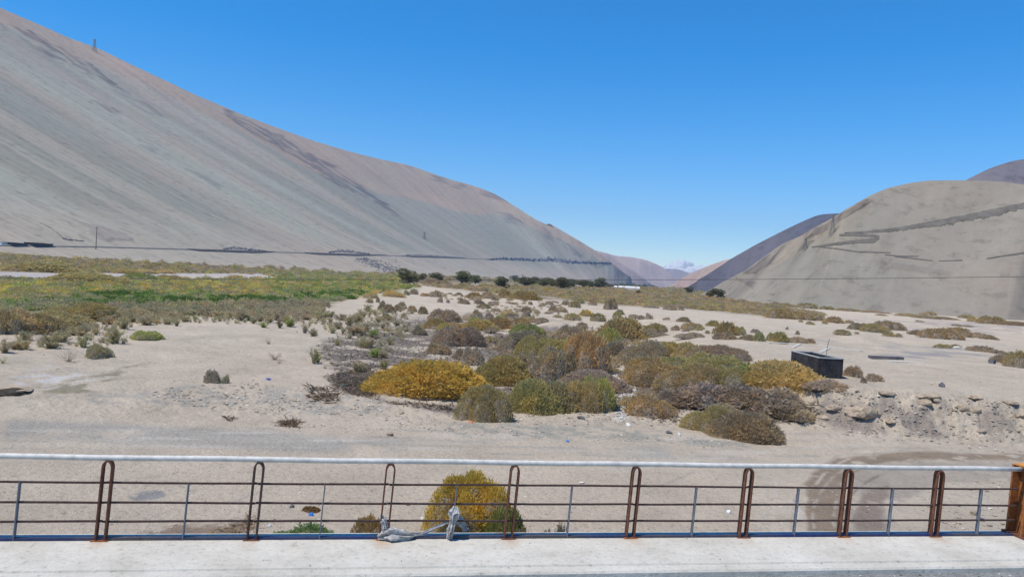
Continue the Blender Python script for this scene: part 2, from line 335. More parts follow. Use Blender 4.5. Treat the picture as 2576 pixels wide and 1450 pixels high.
# ------------------------------------------------------------------ hills
BV = {}
def interp_poly(P, t, ax=0):
    P = np.array(P, float); return np.interp(t, P[:, ax], P[:, 1 - ax])
def make_hill(name, sil, foot, upd, k_run, profile, material, colfn, nu=260, nv=120, gul=(90, 900, 5.0), back=(600, .03), base_z=None, power=1.0, seed=1, rocks=(), rockamp=10, spur=None):
    """sil: crest outline in frame units; foot: [(s, X, Y)] world; upd: s -> horizontal up-slope direction"""
    foot = np.array(foot, float); S = np.linspace(0, 1, nu)
    fx = np.interp(S, foot[:, 0], foot[:, 1]); fy = np.interp(S, foot[:, 0], foot[:, 2])
    sx = [p[0] for p in sil]; sy = [p[1] for p in sil]
    prof = np.array(profile, float)
    H = np.zeros(nu); UD = np.zeros((nu, 2)); D_ = np.hypot(fx, fy)
    for i in range(nu):
        k = upd(S[i])
        if len(k) == 3: UD[i] = k[:2]
        else: UD[i] = fx[i] / D_[i] + k[0] * fy[i] / D_[i], fy[i] / D_[i] - k[0] * fx[i] / D_[i]     # straight away, turned k to the right
    UD /= np.linalg.norm(UD, axis=1)[:, None]
    fz = ground(fx, fy, False) - 4 if base_z is None else np.full(nu, base_z)
    for i in range(nu):
        lo, hi = 1.0, 4000.0
        for _ in range(46):
            h = (lo + hi) / 2; p = np.array([fx[i] + UD[i, 0] * h * k_run, fy[i] + UD[i, 1] * h * k_run, fz[i] + h])
            x, y, z = proj(p)
            if z > 0 and y > np.interp(x, sx, sy): lo = h
            else: hi = h
        H[i] = lo

    kern = np.ones(5) / 5; Hp = np.pad(H, 2, 'edge'); H = np.convolve(Hp, kern, 'valid')
    v = np.linspace(0, 1, nv) ** power
    hr = np.interp(v, np.linspace(0, 1, len(prof)), prof[:, 0]); vr = np.interp(v, np.linspace(0, 1, len(prof)), prof[:, 1])
    run = hr[None] * (H * k_run)[:, None]; ht = vr[None] * H[:, None]
    X = fx[:, None] + UD[:, 0:1] * run; Y = fy[:, None] + UD[:, 1:2] * run; Z = fz[:, None] + ht
    ul = np.concatenate([[0], np.cumsum(np.hypot(np.diff(fx), np.diff(fy)))])[:, None] + 0 * run
    g = fbm(ul / gul[0], ht / gul[1], seed, 4) * gul[2] + fbm(ul / gul[0] / 6, ht / gul[1] / 3, seed + 5, 3) * gul[2] * .25
    env = np.clip(vr / .12, 0, 1)[None] * (1 - .55 * ss(vr, .85, 1))[None]
    g = g * env
    if spur is not None: g = g + spur(ul, ht, H[:, None]) * env
    cols = colfn(ul, ht, np.broadcast_to(vr[None], ht.shape), H[:, None], X, Y)
    P0 = np.stack([X, Y, Z], -1).reshape(-1, 3); x, y, z = proj(P0)
    rk = np.zeros(len(P0))
    for (poly, jit, amt) in rocks:
        uu = ul.reshape(-1); hh = ht.reshape(-1)
        m = inpoly(x + jit * 2 * fbm(uu / 70, hh / 40, seed + 30, 3), y + jit * fbm(uu / 70, hh / 40, seed + 31, 3), poly)
        t = ss(fbm(uu / 35, hh / 60, seed + 33, 4), -.28, .08)
        rk = np.maximum(rk, m * t * amt)
    rk = rk.reshape(ht.shape)
    g = g + rk * rockamp * (.4 + np.abs(fbm(ul / 22, ht / 60, seed + 41, 4)) * 2.0)
    cols = cols * (1 - rk[..., None]) + ROCKCOL(ul, ht, seed) * rk[..., None]
    # displace out of the slope
    X = X - UD[:, 0:1] * g * .6; Y = Y - UD[:, 1:2] * g * .6; Z = Z + g * .6
    # behind the crest
    Xb = X[:, -1] + UD[:, 0] * back[0]; Yb = Y[:, -1] + UD[:, 1] * back[0]; Zb = Z[:, -1] + H * back[1]
    Xc = Xb + UD[:, 0] * back[0] * 2; Yc = Yb + UD[:, 1] * back[0] * 2
    X = np.column_stack([X, Xb, Xc]); Y = np.column_stack([Y, Yb, Yc]); Z = np.column_stack([Z, Zb, Zb - H * .5])
    cols = np.concatenate([cols, cols[:, -1:], cols[:, -1:]], 1)
    ht = np.column_stack([ht, ht[:, -1] + back[0], ht[:, -1] + back[0] * 3]); ul = np.column_stack([ul, ul[:, -1], ul[:, -1]])
    n_, m_ = X.shape; I = np.arange(n_ * m_).reshape(n_, m_)
    Q = np.stack([I[:-1, :-1], I[1:, :-1], I[1:, 1:], I[:-1, 1:]], -1).reshape(-1, 4)
    V = np.stack([X, Y, Z], -1).reshape(-1, 3)
    me = mesh_np(name, V, Q, [material], smooth=True, cols=cols.reshape(-1, 3), uv=np.stack([ul, ht], -1).reshape(-1, 2))
    o = tag(new(name, me), kind='structure')
    BV[name] = BVHTree.FromPolygons([tuple(map(float, p)) for p in V], [tuple(map(int, q)) for q in Q])
    return o
def ROCKCOL(u, h, s):
    t = ss(fbm(u / 25, h / 90, s + 60, 3), -.3, .3)[..., None]
    return np.array((.085, .075, .078)) * (1 - t) + np.array((.155, .125, .11)) * t
def on_hill(name, x, y):
    d = ray(x, y); r = BV[name].ray_cast(Vector((0, 0, CAMZ)), Vector(d), 40000)
    return None if r[0] is None else np.array(r[0])

# left valley wall
def foot_at(x, dep, hor=None):
    d = ray(x, 0); k = dep / d[1]; return d[0] * k, dep
LF = []
A_ = np.array(foot_at(0, 1350)); B_ = np.array(foot_at(1000, 3000)); C_ = np.array(foot_at(1400, 5200)); D_ = np.array(foot_at(1622, 7800))
A0 = A_ - (B_ - A_) / np.linalg.norm(B_ - A_) * 900
LF = [(0, *A0), (.28, *A_), (.62, *B_), (.85, *C_), (1, *D_)]
SIL_L = [(-900, -400), (-400, -170), (0, 20), (100, 63), (170, 97), (250, 128), (300, 155), (380, 193), (420, 210), (500, 245), (600, 285), (700, 322), (800, 358), (880, 381), (960, 401), (1040, 417), (1085, 434), (1121, 452), (1153, 453), (1179, 463), (1215, 474), (1248, 487), (1295, 520), (1339, 549), (1391, 569), (1415, 582), (1458, 603), (1500, 632), (1540, 662), (1575, 690), (1607, 715), (1630, 722), (1800, 735)]
PROF_L = [(0, 0), (.03, .012), (.065, .032), (.11, .068), (.17, .115), (.28, .215), (.40, .33), (.52, .45), (.64, .575), (.74, .685), (.83, .80), (.91, .895), (.96, .95), (1, 1)]
def col_left(u, h, v, H, X, Y):
    grey = np.array((.265, .248, .195)); pink = np.array((.35, .30, .235)); tan = np.array((.345, .265, .195)); pale = np.array((.315, .305, .24))
    low = (1 - ss(h, 60, 190))[..., None]
    w1 = fbm(u / 260, h / 2400, 3, 3)
    c = grey[None, None] * np.ones_like(h)[..., None]
    t = ss(w1, .02, .28)[..., None]; c = c * (1 - t) + pale * t * 1.0
    t = ss(fbm(u / 330 + 5, h / 2600, 8, 3), .05, .35)[..., None] * .7; c = c * (1 - t) + pink * t
    c = c * (1 - low) + pink * low
    edge = .79 + .05 * fbm(u / 180, h * 0 + 1, 14, 4) - .22 * ss(u, 3900, 4600) * (1 - ss(u, 5600, 6500))
    tt = ss(v, edge - .012, edge + .03)[..., None]; c = c * (1 - tt) + tan * tt
    return c
ROCK_L = [([(0, 50), (60, 75), (150, 120), (240, 175), (300, 210), (280, 222), (200, 175), (100, 130), (0, 85)], 8, .7),
 ([(240, 175), (330, 235), (400, 280), (440, 300), (380, 290), (280, 230)], 6, .35),
 ([(560, 275), (640, 310), (760, 370), (860, 430), (940, 490), (990, 530), (1005, 550), (930, 500), (860, 480), (800, 440), (720, 390), (640, 345), (560, 300)], 8, .68),
 ([(640, 330), (740, 385), (790, 420), (820, 455), (740, 405), (650, 355)], 7, .4),
 ([(1090, 430), (1150, 450), (1175, 470), (1140, 475), (1090, 455)], 5, .55), ([(1170, 455), (1230, 475), (1290, 510), (1280, 512), (1220, 490)], 4, .6),
 ([(1255, 530), (1320, 545), (1300, 570), (1270, 560)], 5, .5), ([(1350, 555), (1400, 590), (1470, 640), (1530, 670), (1500, 668), (1420, 620), (1350, 580)], 6, .5),
 ([(210, 250), (300, 285), (290, 292), (220, 262)], 4, .5), ([(350, 360), (560, 470), (550, 480), (440, 410), (340, 370)], 5, .35), ([(150, 540), (300, 580), (340, 600), (250, 600)], 12, .28)]
def spur_l(u, h, H):
    a = fbm(u / 620, h * 0 + .5, 77, 2) * 70 + (1 - np.abs(fbm(u / 300, h / 5000, 79, 2)) * 2) * 14
    return a * ss(h / H, .1, .6)
make_hill('left_hill', SIL_L, LF, lambda s: ((-.99, .14, 0) if s < .8 else tuple(np.array((-.99, .14, 0)) * (1 - ss(s, .8, 1.0)) + np.array((.18, .98, 0)) * ss(s, .8, 1.0))), 2.05, PROF_L, hill_mat('hill_left_mat', .0015, (.011, .0009), 0.8, 4, .03), col_left, 620, 230, (120, 2200, 7.0), (1500, .03), seed=3, rocks=ROCK_L, rockamp=13, spur=spur_l)

# right hill
def fpt(x, dep): return foot_at(x, dep)
RF = [(0, *fpt(1755, 1120)), (.12, *fpt(1800, 900)), (.3, *fpt(1890, 690)), (.5, *fpt(2080, 560)), (.72, *fpt(2575, 520)), (1, *fpt(3300, 640))]
SIL_R = [(1700, 790), (1760, 741), (1787, 727), (1819, 708), (1875, 679), (1920, 646), (1966, 614), (2014, 591), (2073, 558), (2099, 542), (2167, 503), (2200, 486), (2232, 473), (2290, 459), (2339, 453), (2430, 453), (2518, 457), (2575, 464), (2700, 480), (3000, 540), (3600, 640)]
PROF_R = [(0, 0), (.04, .018), (.09, .05), (.16, .11), (.27, .22), (.40, .36), (.52, .49), (.64, .62), (.75, .74), (.85, .85), (.93, .935), (1, 1)]
def col_right(u, h, v, H, X, Y):
    g = np.array((.238, .212, .175)); p = np.array((.27, .225, .175)); d = np.array((.17, .152, .13))
    c = g[None, None] * np.ones_like(h)[..., None]
    t = ss(fbm(u / 130, h / 90, 23, 3), .08, .4)[..., None] * .7; c = c * (1 - t) + p * t
    t = ss(fbm(u / 100 + 3, h / 160, 25, 3), .1, .4)[..., None] * .7; c = c * (1 - t) + d * t
    return c
ROCK_R = [([(1870, 690), (1960, 625), (2060, 572), (2120, 540), (2200, 495), (2200, 505), (2110, 560), (2050, 590), (1990, 625), (1900, 690)], 5, .75), ([(1930, 680), (2010, 620), (2050, 600), (2000, 640), (1950, 680)], 5, .5),
 ([(1850, 700), (1910, 715), (1950, 740), (1900, 735)], 8, .5), ([(1900, 755), (2100, 765), (2300, 785), (2200, 775), (2000, 752)], 10, .3), ([(2100, 640), (2250, 660), (2420, 680), (2400, 690), (2200, 670)], 6, .25), ([(2360, 470), (2480, 500), (2470, 480)], 9, .2)]
def upr(s):
    t = ss(s, 0, .62); return (.97 * (1 - t) + .10 * t, .25 * (1 - t) + .99 * t)
make_hill('right_hill', SIL_R, RF, upr, 1.62, PROF_R, hill_mat('hill_right_mat', .006, (.012, .006), .6, 3, .06), col_right, 420, 200, (60, 260, 5.0), (500, .02), seed=13, rocks=ROCK_R, rockamp=4)

def flatcol(a, b2, seed, sc_=(300, 900)):
    a = np.array(a); b2 = np.array(b2)
    def f(u, h, v, H, X, Y):
        t = ss(fbm(u / sc_[0], h / sc_[1], seed, 3), -.2, .3)[..., None]; return a * (1 - t) + b2 * t
    return f
PROF_F = [(0, 0), (.06, .03), (.14, .1), (.3, .27), (.5, .49), (.7, .71), (.86, .88), (.95, .965), (1, 1)]
mfar = hill_mat('hill_far_mat', .001, (.006, .001), .8, 8, .02)
# slate purple spur behind the right hill
make_hill('purple_hill', [(1650, 760), (1700, 742), (1738, 716), (1787, 685), (1845, 646), (1901, 614), (1972, 578), (2021, 555), (2058, 539), (2092, 537), (2150, 534), (2300, 530), (2800, 530)], [(0, *fpt(1715, 3400)), (.35, *fpt(1790, 2300)), (1, *fpt(2400, 1700))],
          lambda s: (.5 * s,), 1.7, PROF_F, hill_mat('hill_purple_mat', .002, (.01, .0015), .8, 5, .03), flatcol((.08, .082, .108), (.12, .112, .13), 4, (260, 700)), 160, 110, (160, 1400, 8), (1200, .03), seed=31)
# slate hill high at the right edge
make_hill('slate_hill', [(2000, 720), (2250, 600), (2380, 478), (2430, 452), (2485, 425), (2527, 410), (2569, 401), (2650, 390), (2900, 380), (3600, 420)], [(0, *fpt(2050, 1500)), (.5, *fpt(2575, 1400)), (1, *fpt(3500, 1500))],
          lambda s: (0,), 1.7, PROF_F, mfar, flatcol((.12, .112, .135), (.155, .14, .155), 5), 140, 80, (120, 900, 6), (900, .03), seed=37)
# pinkish valley side far right
make_hill('far_pink_spur', [(1600, 752), (1680, 722), (1710, 701), (1734, 688), (1765, 675), (1795, 663), (1815, 656), (1840, 650), (1900, 640), (2100, 600)], [(0, *fpt(1662, 7800)), (1, *fpt(1850, 5600))],
          lambda s: (.5 * s,), 1.8, PROF_F, mfar, flatcol((.37, .27, .215), (.30, .22, .19), 6), 100, 70, (200, 1400, 10), (1500, .03), seed=41)
# pink valley side far left, two ridges and a blue one behind
make_hill('far_rose_ridge', [(1380, 560), (1503, 633), (1525, 637), (1540, 646), (1564, 663), (1597, 684), (1621, 702), (1650, 722), (1700, 760)], [(0, *fpt(1535, 7000)), (.5, *fpt(1610, 8000)), (1, *fpt(1680, 9000))],
          lambda s: (-.5 * (1 - s),), 1.8, PROF_F, mfar, flatcol((.44, .33, .28), (.36, .28, .25), 7), 100, 70, (200, 1400, 8), (1200, .03), seed=43)
make_hill('far_rose_plateau', [(1300, 600), (1480, 625), (1525, 636), (1545, 642), (1593, 647), (1624, 653), (1645, 661), (1668, 672), (1690, 690), (1720, 716), (1760, 745)], [(0, *fpt(1560, 10500)), (.5, *fpt(1650, 11500)), (1, *fpt(1760, 12500))],
          lambda s: (-.4 * (1 - s),), 2.0, PROF_F, mfar, flatcol((.48, .35, .29), (.38, .29, .25), 8, (500, 300)), 100, 70, (300, 900, 14), (1500, .03), seed=47)
make_hill('far_blue_ridge', [(1500, 700), (1640, 678), (1680, 675), (1707, 677), (1722, 682), (1740, 690), (1780, 712), (1850, 730)], [(0, *fpt(1560, 15200)), (1, *fpt(1830, 15200))],
          lambda s: (0,), 2.0, PROF_F, mfar, flatcol((.22, .20, .20), (.27, .23, .22), 9), 70, 40, (300, 900, 14), (1500, .03), seed=53)

# cloud bank behind the head of the valley
def cloud():
    import bmesh
    bm = bmesh.new(); r2 = random.Random(5)
    top = [(1650, 672), (1662, 668), (1680, 662), (1692, 654), (1705, 650), (1718, 652), (1732, 653), (1745, 660), (1760, 663), (1778, 661), (1800, 668), (1830, 672)]
    dist = 30000; k = dist / F
    for i in range(200):
        x = r2.uniform(1640, 1840); yt = np.interp(x, [p[0] for p in top], [p[1] for p in top]); f = r2.random() ** 1.6
        rad = r2.uniform(3.2, 6.5) + 9 * f; y = yt + rad * .85 + f * 30
        d = ray(x, y); P_ = np.array([0, 0, CAMZ]) + d * (dist + r2.uniform(-250, 250) + 900 * (1 - f)) / d[1]
        v0 = len(bm.verts); bmesh.ops.create_icosphere(bm, subdivisions=3, radius=rad * k, matrix=Matrix.Translation(P_.tolist()))
    co = np.array([v.co for v in bm.verts])
    dn = fbm(co[:, 0] / 260, co[:, 2] / 220, 5, 3) * 12 + fbm(co[:, 1] / 300, co[:, 2] / 260, 9, 3) * 10
    for v, q in zip(bm.verts, dn): v.co.z += q; v.co.x += q * .6
    me = bpy.data.meshes.new('cloud'); bm.to_mesh(me); bm.free()
    for p in me.polygons: p.use_smooth = True
    m, n, b = mat('cloud_mat', 1, 0); b.inputs['Base Color'].default_value = (1, .985, .96, 1)
    tr = N(n, 'ShaderNodeBsdfTranslucent'); tr.inputs[0].default_value = (1, .98, .95, 1); ms = N(n, 'ShaderNodeMixShader'); ms.inputs[0].default_value = .55
    n.links.new(b.outputs[0], ms.inputs[1]); n.links.new(tr.outputs[0], ms.inputs[2]); n.links.new(ms.outputs[0], n.nodes['Material Output'].inputs[0])
    me.materials.append(m); o = new('cloud', me); tag(o, kind='structure')
    rm = o.modifiers.new('r', 'REMESH'); rm.mode = 'VOXEL'; rm.voxel_size = 30; rm.use_smooth_shade = True
    sm = o.modifiers.new('s', 'SMOOTH'); sm.iterations = 26; sm.factor = .6
cloud()

# haze
mh = bpy.data.materials.new('haze'); mh.use_nodes = True; n = mh.node_tree; n.nodes.remove(n.nodes['Principled BSDF'])
pv = N(n, 'ShaderNodeVolumePrincipled'); pv.inputs['Color'].default_value = (.50, .68, 1.0, 1); pv.inputs['Density'].default_value = HAZE
pv.inputs['Anisotropy'].default_value = 0.0
n.links.new(pv.outputs[0], n.nodes['Material Output'].inputs['Volume'])
hb = MB(); hb.box((0, 8400, 1000), 22000, 17600 + 9000, 2240); ho = hb.build('haze', mh); tag(ho, kind='stuff')
# ------------------------------------------------------------------ roads, walls and outcrops on the hills
def ribbon(name, hill, pts, wpx, m, lift=1.0, label=None, kind=None, cat=None, group=None, step=5, vary=.25, seed=0, thick=1.5):
    """a strip lying on the hill face along frame points pts with half height wpx (one value per point)"""
    P_ = np.array(pts, float); L = np.concatenate([[0], np.cumsum(np.hypot(*np.diff(P_, axis=0).T))]); ns = max(2, int(L[-1] / step))
    q = np.linspace(0, L[-1], ns); xs = np.interp(q, L, P_[:, 0]); ys = np.interp(q, L, P_[:, 1]); ws = np.interp(q, L, wpx if hasattr(wpx, '__len__') else [wpx] * len(P_))
    V = []; Fs = []; k = 0
    for x, y, w_, qq in zip(xs, ys, ws, q):
        up_ = w_ * (1 + vary * float(fbm(np.array(qq / 9), np.array(seed + .5), seed, 3))); dn = w_ * (1 + vary * 2.5 * float(fbm(np.array(qq / 7), np.array(seed + 8.5), seed + 2, 3)))
        a = on_hill(hill, x, y - up_); b_ = on_hill(hill, x, y + max(dn, .15 * w_))
        if a is None or b_ is None: continue
        a = a.copy(); b_ = b_.copy(); a[2] += lift; b_[2] += lift
        V += [a, b_, b_ - [0, 0, thick + lift], a - [0, 0, thick + lift]]
        if k:
            for j in range(4): Fs.append([(k - 1) * 4 + j, (k - 1) * 4 + (j + 1) % 4, k * 4 + (j + 1) % 4, k * 4 + j])
        k += 1
    me = mesh_np(name, V, Fs, [m]); o = new(name, me); return tag(o, label, cat, group, kind)
m_spill = simple('road_spill', (.125, .112, .096), .95, .1, .12, .75, 1.35, .3, 'Object')
m_roadh = simple('hill_road_mat', (.22, .20, .175), .95, .1, .05, .85, 1.15, 0, 'Object')
m_wallr = simple('shadowed_stone', (.075, .068, .066), .95, .1, .08, .7, 1.4, .4, 'Object')  # near-black tint puts the walls' shadow into the stone colour
# the valley road along the left hill
ribbon('hillside_road', 'left_hill', [(0, 617.5), (240, 621), (500, 628), (700, 634), (960, 642), (1230, 652), (1380, 657), (1540, 664)], [1.2, 1.1, 1.0, 1.0, 1.0, 1.0, .9, .6], m_roadh, 1.5, kind='structure', vary=.05)
rw = 'retaining walls under the hillside road'
for i, (pts, w_, t) in enumerate([([(470, 627), (500, 629.5), (640, 634), (690, 634)], [.2, 1.6, 2.4, .2], 'dark retaining wall under the hillside road, near the twisted rock patch'),
    ([(765, 636.5), (800, 638.5), (900, 641.5), (975, 642)], [.3, 1.8, 2.2, .3], 'longest dark retaining wall under the hillside road, above the grey scree'),
    ([(1010, 643.5), (1040, 645.5), (1170, 649)], [.3, 1.4, 1.0], 'thin dark retaining wall on the hillside road beyond the grey scree'),
    ([(1222, 651.5), (1235, 653), (1262, 651)], [.2, 1.8, .2], 'short dark retaining wall on the road just before the black and white cliff')]):
    ribbon('retaining_wall', 'left_hill', pts, w_, m_wallr, 2.5, t, cat='wall', group=rw, vary=.1, seed=i, thick=4)
def outcrop(hill, pts, wpx, m, label, seed, lift=3, name='rock_outcrop', group='rock outcrops on the left hill', rough=1.0):
    """jagged ledge of rock: rows of broken blocks rising out of the face"""
    P_ = np.array(pts, float); L = np.concatenate([[0], np.cumsum(np.hypot(*np.diff(P_, axis=0).T))]); q = np.arange(0, L[-1], .9)
    nr = 7; V = []; ok = 0; Fs = []
    xs = np.interp(q, L, P_[:, 0]); ys = np.interp(q, L, P_[:, 1]); ws = np.interp(q, L, wpx)
    for i, (x, y, w_) in enumerate(zip(xs, ys, ws)):
        jag = w_ * (.55 + 1.2 * float(vn(np.array(q[i] / 4.2), np.array(seed + .3), seed)))
        row = []
        for r in range(nr):
            t = r / (nr - 1); p = on_hill(hill, x, y + w_ * .6 - t * jag * 1.6)
            if p is None: row = None; break
            dd = float(abs(fbm(np.array(q[i] / 3.0), np.array(t * 2.2 + seed), seed, 3))) * 2.2
            out = lift * rough * math.sin(math.pi * min(max(t, 0), 1)) * (.25 + dd) - .8
            dv = np.array([0, 0, CAMZ]) - p; dv /= np.linalg.norm(dv); row.append(p + dv * out * 1.2 + np.array([0, 0, out * .35]))
        if row is None: continue
        V += row
        if ok:
            for r in range(nr - 1): Fs.append([(ok - 1) * nr + r, ok * nr + r, ok * nr + r + 1, (ok - 1) * nr + r + 1])
        ok += 1
    me = mesh_np(name, V, Fs, [m]); o = new(name, me); tag(o, label, 'rock outcrop', group); return o
m_bw, n, b = mat('banded_rock', .9, .2); P = pos(n); a1 = noise(n, .035, 6, .75, P, 1.5); a2 = noise(n, .012, 3, .6, P)
c = ramp(n, a1.outputs[0], [(.40, (.05, .055, .07)), (.5, (.13, .13, .15)), (.56, (.20, .20, .21)), (.64, (.48, .48, .48))]).outputs[0]; n.links.new(c, b.inputs['Base Color'])
m_ro, n, b = mat('fold_rock', .9, .2); P = pos(n); a1 = noise(n, .09, 6, .75, P, 1.0)
c = ramp(n, a1.outputs[0], [(.38, (.08, .075, .075)), (.5, (.17, .155, .145)), (.62, (.29, .26, .23))]).outputs[0]; n.links.new(c, b.inputs['Base Color'])
outcrop('left_hill', [(560, 627), (580, 624), (610, 626), (640, 629), (672, 632)], [2, 4.2, 3.4, 3.2, .8], m_ro, 'twisted dark rock patch standing just above the hillside road', 3, 7)
outcrop('left_hill', [(826, 635), (850, 632), (880, 633), (905, 636), (930, 639)], [1, 4.0, 4.0, 2.4, .8], m_ro, 'dark jagged rock patch above the longest retaining wall', 5, 9)
outcrop('left_hill', [(1020, 641), (1060, 642), (1110, 645), (1160, 648)], [.8, 1.6, 1.8, .8], m_ro, 'thin ragged rock line above the road beyond the grey scree', 8, 7)
outcrop('left_hill', [(1236, 652), (1260, 651), (1300, 652), (1350, 655), (1380, 653), (1400, 655), (1440, 660), (1480, 661), (1538, 662)], [.8, 3.0, 3.6, 3.6, 6.0, 6.0, 4.5, 2.5, 1], m_bw, 'long jagged black and white cliff band crossing the end of the hill', 11, 26)
outcrop('left_hill', [(150, 590), (158, 600), (170, 603), (214, 606)], [1.2, 2.4, 2.2, .6], m_ro, 'small dark ledge above the road near the left edge', 14, 4)
outcrop('left_hill', [(100, 560), (125, 572), (150, 590)], [.5, 1.0, 1.2], m_ro, 'thin dark crack line running down to the ledge above the road', 15, 3)
# zigzag tracks on the right hill
zt = 'dark bulldozed tracks on the right hill'
ribbon('hill_track', 'right_hill', [(2124, 586), (2180, 584), (2250, 578), (2330, 566), (2420, 551), (2500, 534), (2600, 513), (2700, 496)], [1, 2.4, 4, 6, 8.5, 8, 7, 7], m_spill, .5, kind='structure', vary=.42, seed=2)
ribbon('hill_track', 'right_hill', [(2110, 592), (2150, 590), (2200, 594), (2212, 598), (2200, 605), (2160, 608), (2110, 613), (2065, 619), (2040, 622)], [2, 3.6, 3.4, 4.0, 5.6, 3.8, 3.4, 2.2, .8], m_spill, .5, kind='structure', vary=.25, seed=4, step=3)
ribbon('hill_track', 'right_hill', [(2050, 620), (2110, 627), (2160, 634), (2240, 636)], [.7, 1.2, 1.5, .5], m_spill, .5, kind='structure', seed=5)
ribbon('hill_track', 'right_hill', [(2225, 641), (2270, 645), (2310, 645)], [.5, 1.4, .5], m_spill, .5, kind='structure', seed=6)
ribbon('hill_track', 'right_hill', [(2250, 646), (2300, 651), (2345, 656)], [.4, 1.2, .4], m_spill, .5, kind='structure', seed=7)
ribbon('hill_track', 'right_hill', [(2360, 657), (2420, 655)], [.5, .9], m_spill, .5, kind='structure', seed=8)
ribbon('hill_track', 'right_hill', [(2480, 651), (2530, 643), (2620, 630)], [.6, 1.6, 2.0], m_spill, .5, kind='structure', seed=9)
# grey scree fan below the road
m_scree, n, b = mat('scree', .95, .1); P = pos(n); a1 = noise(n, .05, 6, .8, P)
n.links.new(ramp(n, a1.outputs[0], [(.35, (.13, .135, .135)), (.55, (.255, .25, .235)), (.8, (.32, .30, .275))]).outputs[0], b.inputs['Base Color'])
def scree():
    V, Fs = [], []; r2 = np.random.default_rng(4)
    for i in range(420):
        t = r2.random(); x = 905 + t * 90 + r2.normal() * (8 + 14 * t) ; y = 649 + t * 34 + r2.normal() * 3
        p = on_hill('left_hill', x, y)
        if p is None or y < 646: continue
        s_ = r2.uniform(1.5, 6.5); b0 = len(V); u = r2.normal(size=(6, 3)) * .25 + np.array([[1, 0, 0], [-1, 0, 0], [0, 1, 0], [0, -1, 0], [0, 0, .7], [0, 0, -.7]])
        V += list(p + u * s_ * np.array([1.5, 1, .6])); Fs += [[b0 + a, b0 + b_, b0 + c_] for a, b_, c_ in ((0, 2, 4), (2, 1, 4), (1, 3, 4), (3, 0, 4), (2, 0, 5), (1, 2, 5), (3, 1, 5), (0, 3, 5))]
    tag(new('scree', mesh_np('scree', V, Fs, [m_ro])), 'loose grey boulders strewn down the slope below the road', kind='stuff')
scree()

# ------------------------------------------------------------------ foliage prototypes
def unit(v): return v / (np.linalg.norm(v, axis=-1, keepdims=True) + 1e-9)
def n3(d, f, s):  # cheap 3-D noise from 2-D slices
    return (fbm(d[..., 0] * f + s, d[..., 1] * f + 3.1, s, 3) + fbm(d[..., 1] * f + 7.7, d[..., 2] * f + s, s + 1, 3) + fbm(d[..., 2] * f + 1.3, d[..., 0] * f - s, s + 2, 3)) / 1.6
def sprigs(base, dirs, ln, wd, r2):
    n_ = len(base); side = unit(np.cross(dirs, r2.normal(size=(n_, 3)))); L = ln[:, None]; W = wd[:, None]
    V = np.stack([base - side * W * .35, base + dirs * L * .5 - side * W * .5, base + dirs * L, base + dirs * L * .45 + side * W * .6], 1).reshape(-1, 3)
    return V, np.arange(n_ * 4).reshape(-1, 4)
def lobed_proto(n_, ln, seed, nl=7, hz=.45, core=.82, tuft=.06, spread=.5, tail=.1):
    r2 = np.random.default_rng(seed); lob = []
    for i in range(nl):
        a = i / nl * 6.283 * 1.0 + r2.uniform(-.4, .4); rd = r2.uniform(.14, .29) if i else 0.05; rr = r2.uniform(.20, .27) if i else .27
        lob.append((math.cos(a) * rd, math.sin(a) * rd, rr, r2.uniform(.62, 1.0) if i else 1.0))
    V_, Q_, C_, CQ_ = [], [], [], []; o1 = o2 = 0; tot = sum(l[2] ** 2 for l in lob)
    for i, (lx, ly, lr, lh) in enumerate(lob):
        V, Q, C, CQ = dome_proto(int(n_ * 1.9 * lr ** 2 / tot), ln / (2 * lr) * .72, seed * 3 + i, 1, .16, core, tuft, spread, tail)
        sc_ = np.array([2 * lr, 2 * lr, hz * lh]); V = V * sc_; C = C * sc_
        # sprig size should stay round: rescale z growth about each sprig's foot
        V = V.reshape(-1, 4, 3); f = V[:, :1].copy(); ins = np.zeros(len(V), bool); V += np.array([lx, ly, 0]); f += np.array([lx, ly, 0])
        for j, (jx, jy, jr, jh) in enumerate(lob):
            if j != i: ins |= ((f[:, 0, 0] - jx) / (jr * .85)) ** 2 + ((f[:, 0, 1] - jy) / (jr * .85)) ** 2 + (f[:, 0, 2] / (hz * jh * .85)) ** 2 < 1
        V = V[~ins]; V_.append(V.reshape(-1, 3)); Q_.append(np.arange(len(V) * 4).reshape(-1, 4) + o1); o1 += len(V) * 4
        C_.append(C + np.array([lx, ly, 0])); CQ_.append(CQ + o2); o2 += len(C)
    return np.concatenate(V_), np.concatenate(Q_), np.concatenate(C_), np.concatenate(CQ_)
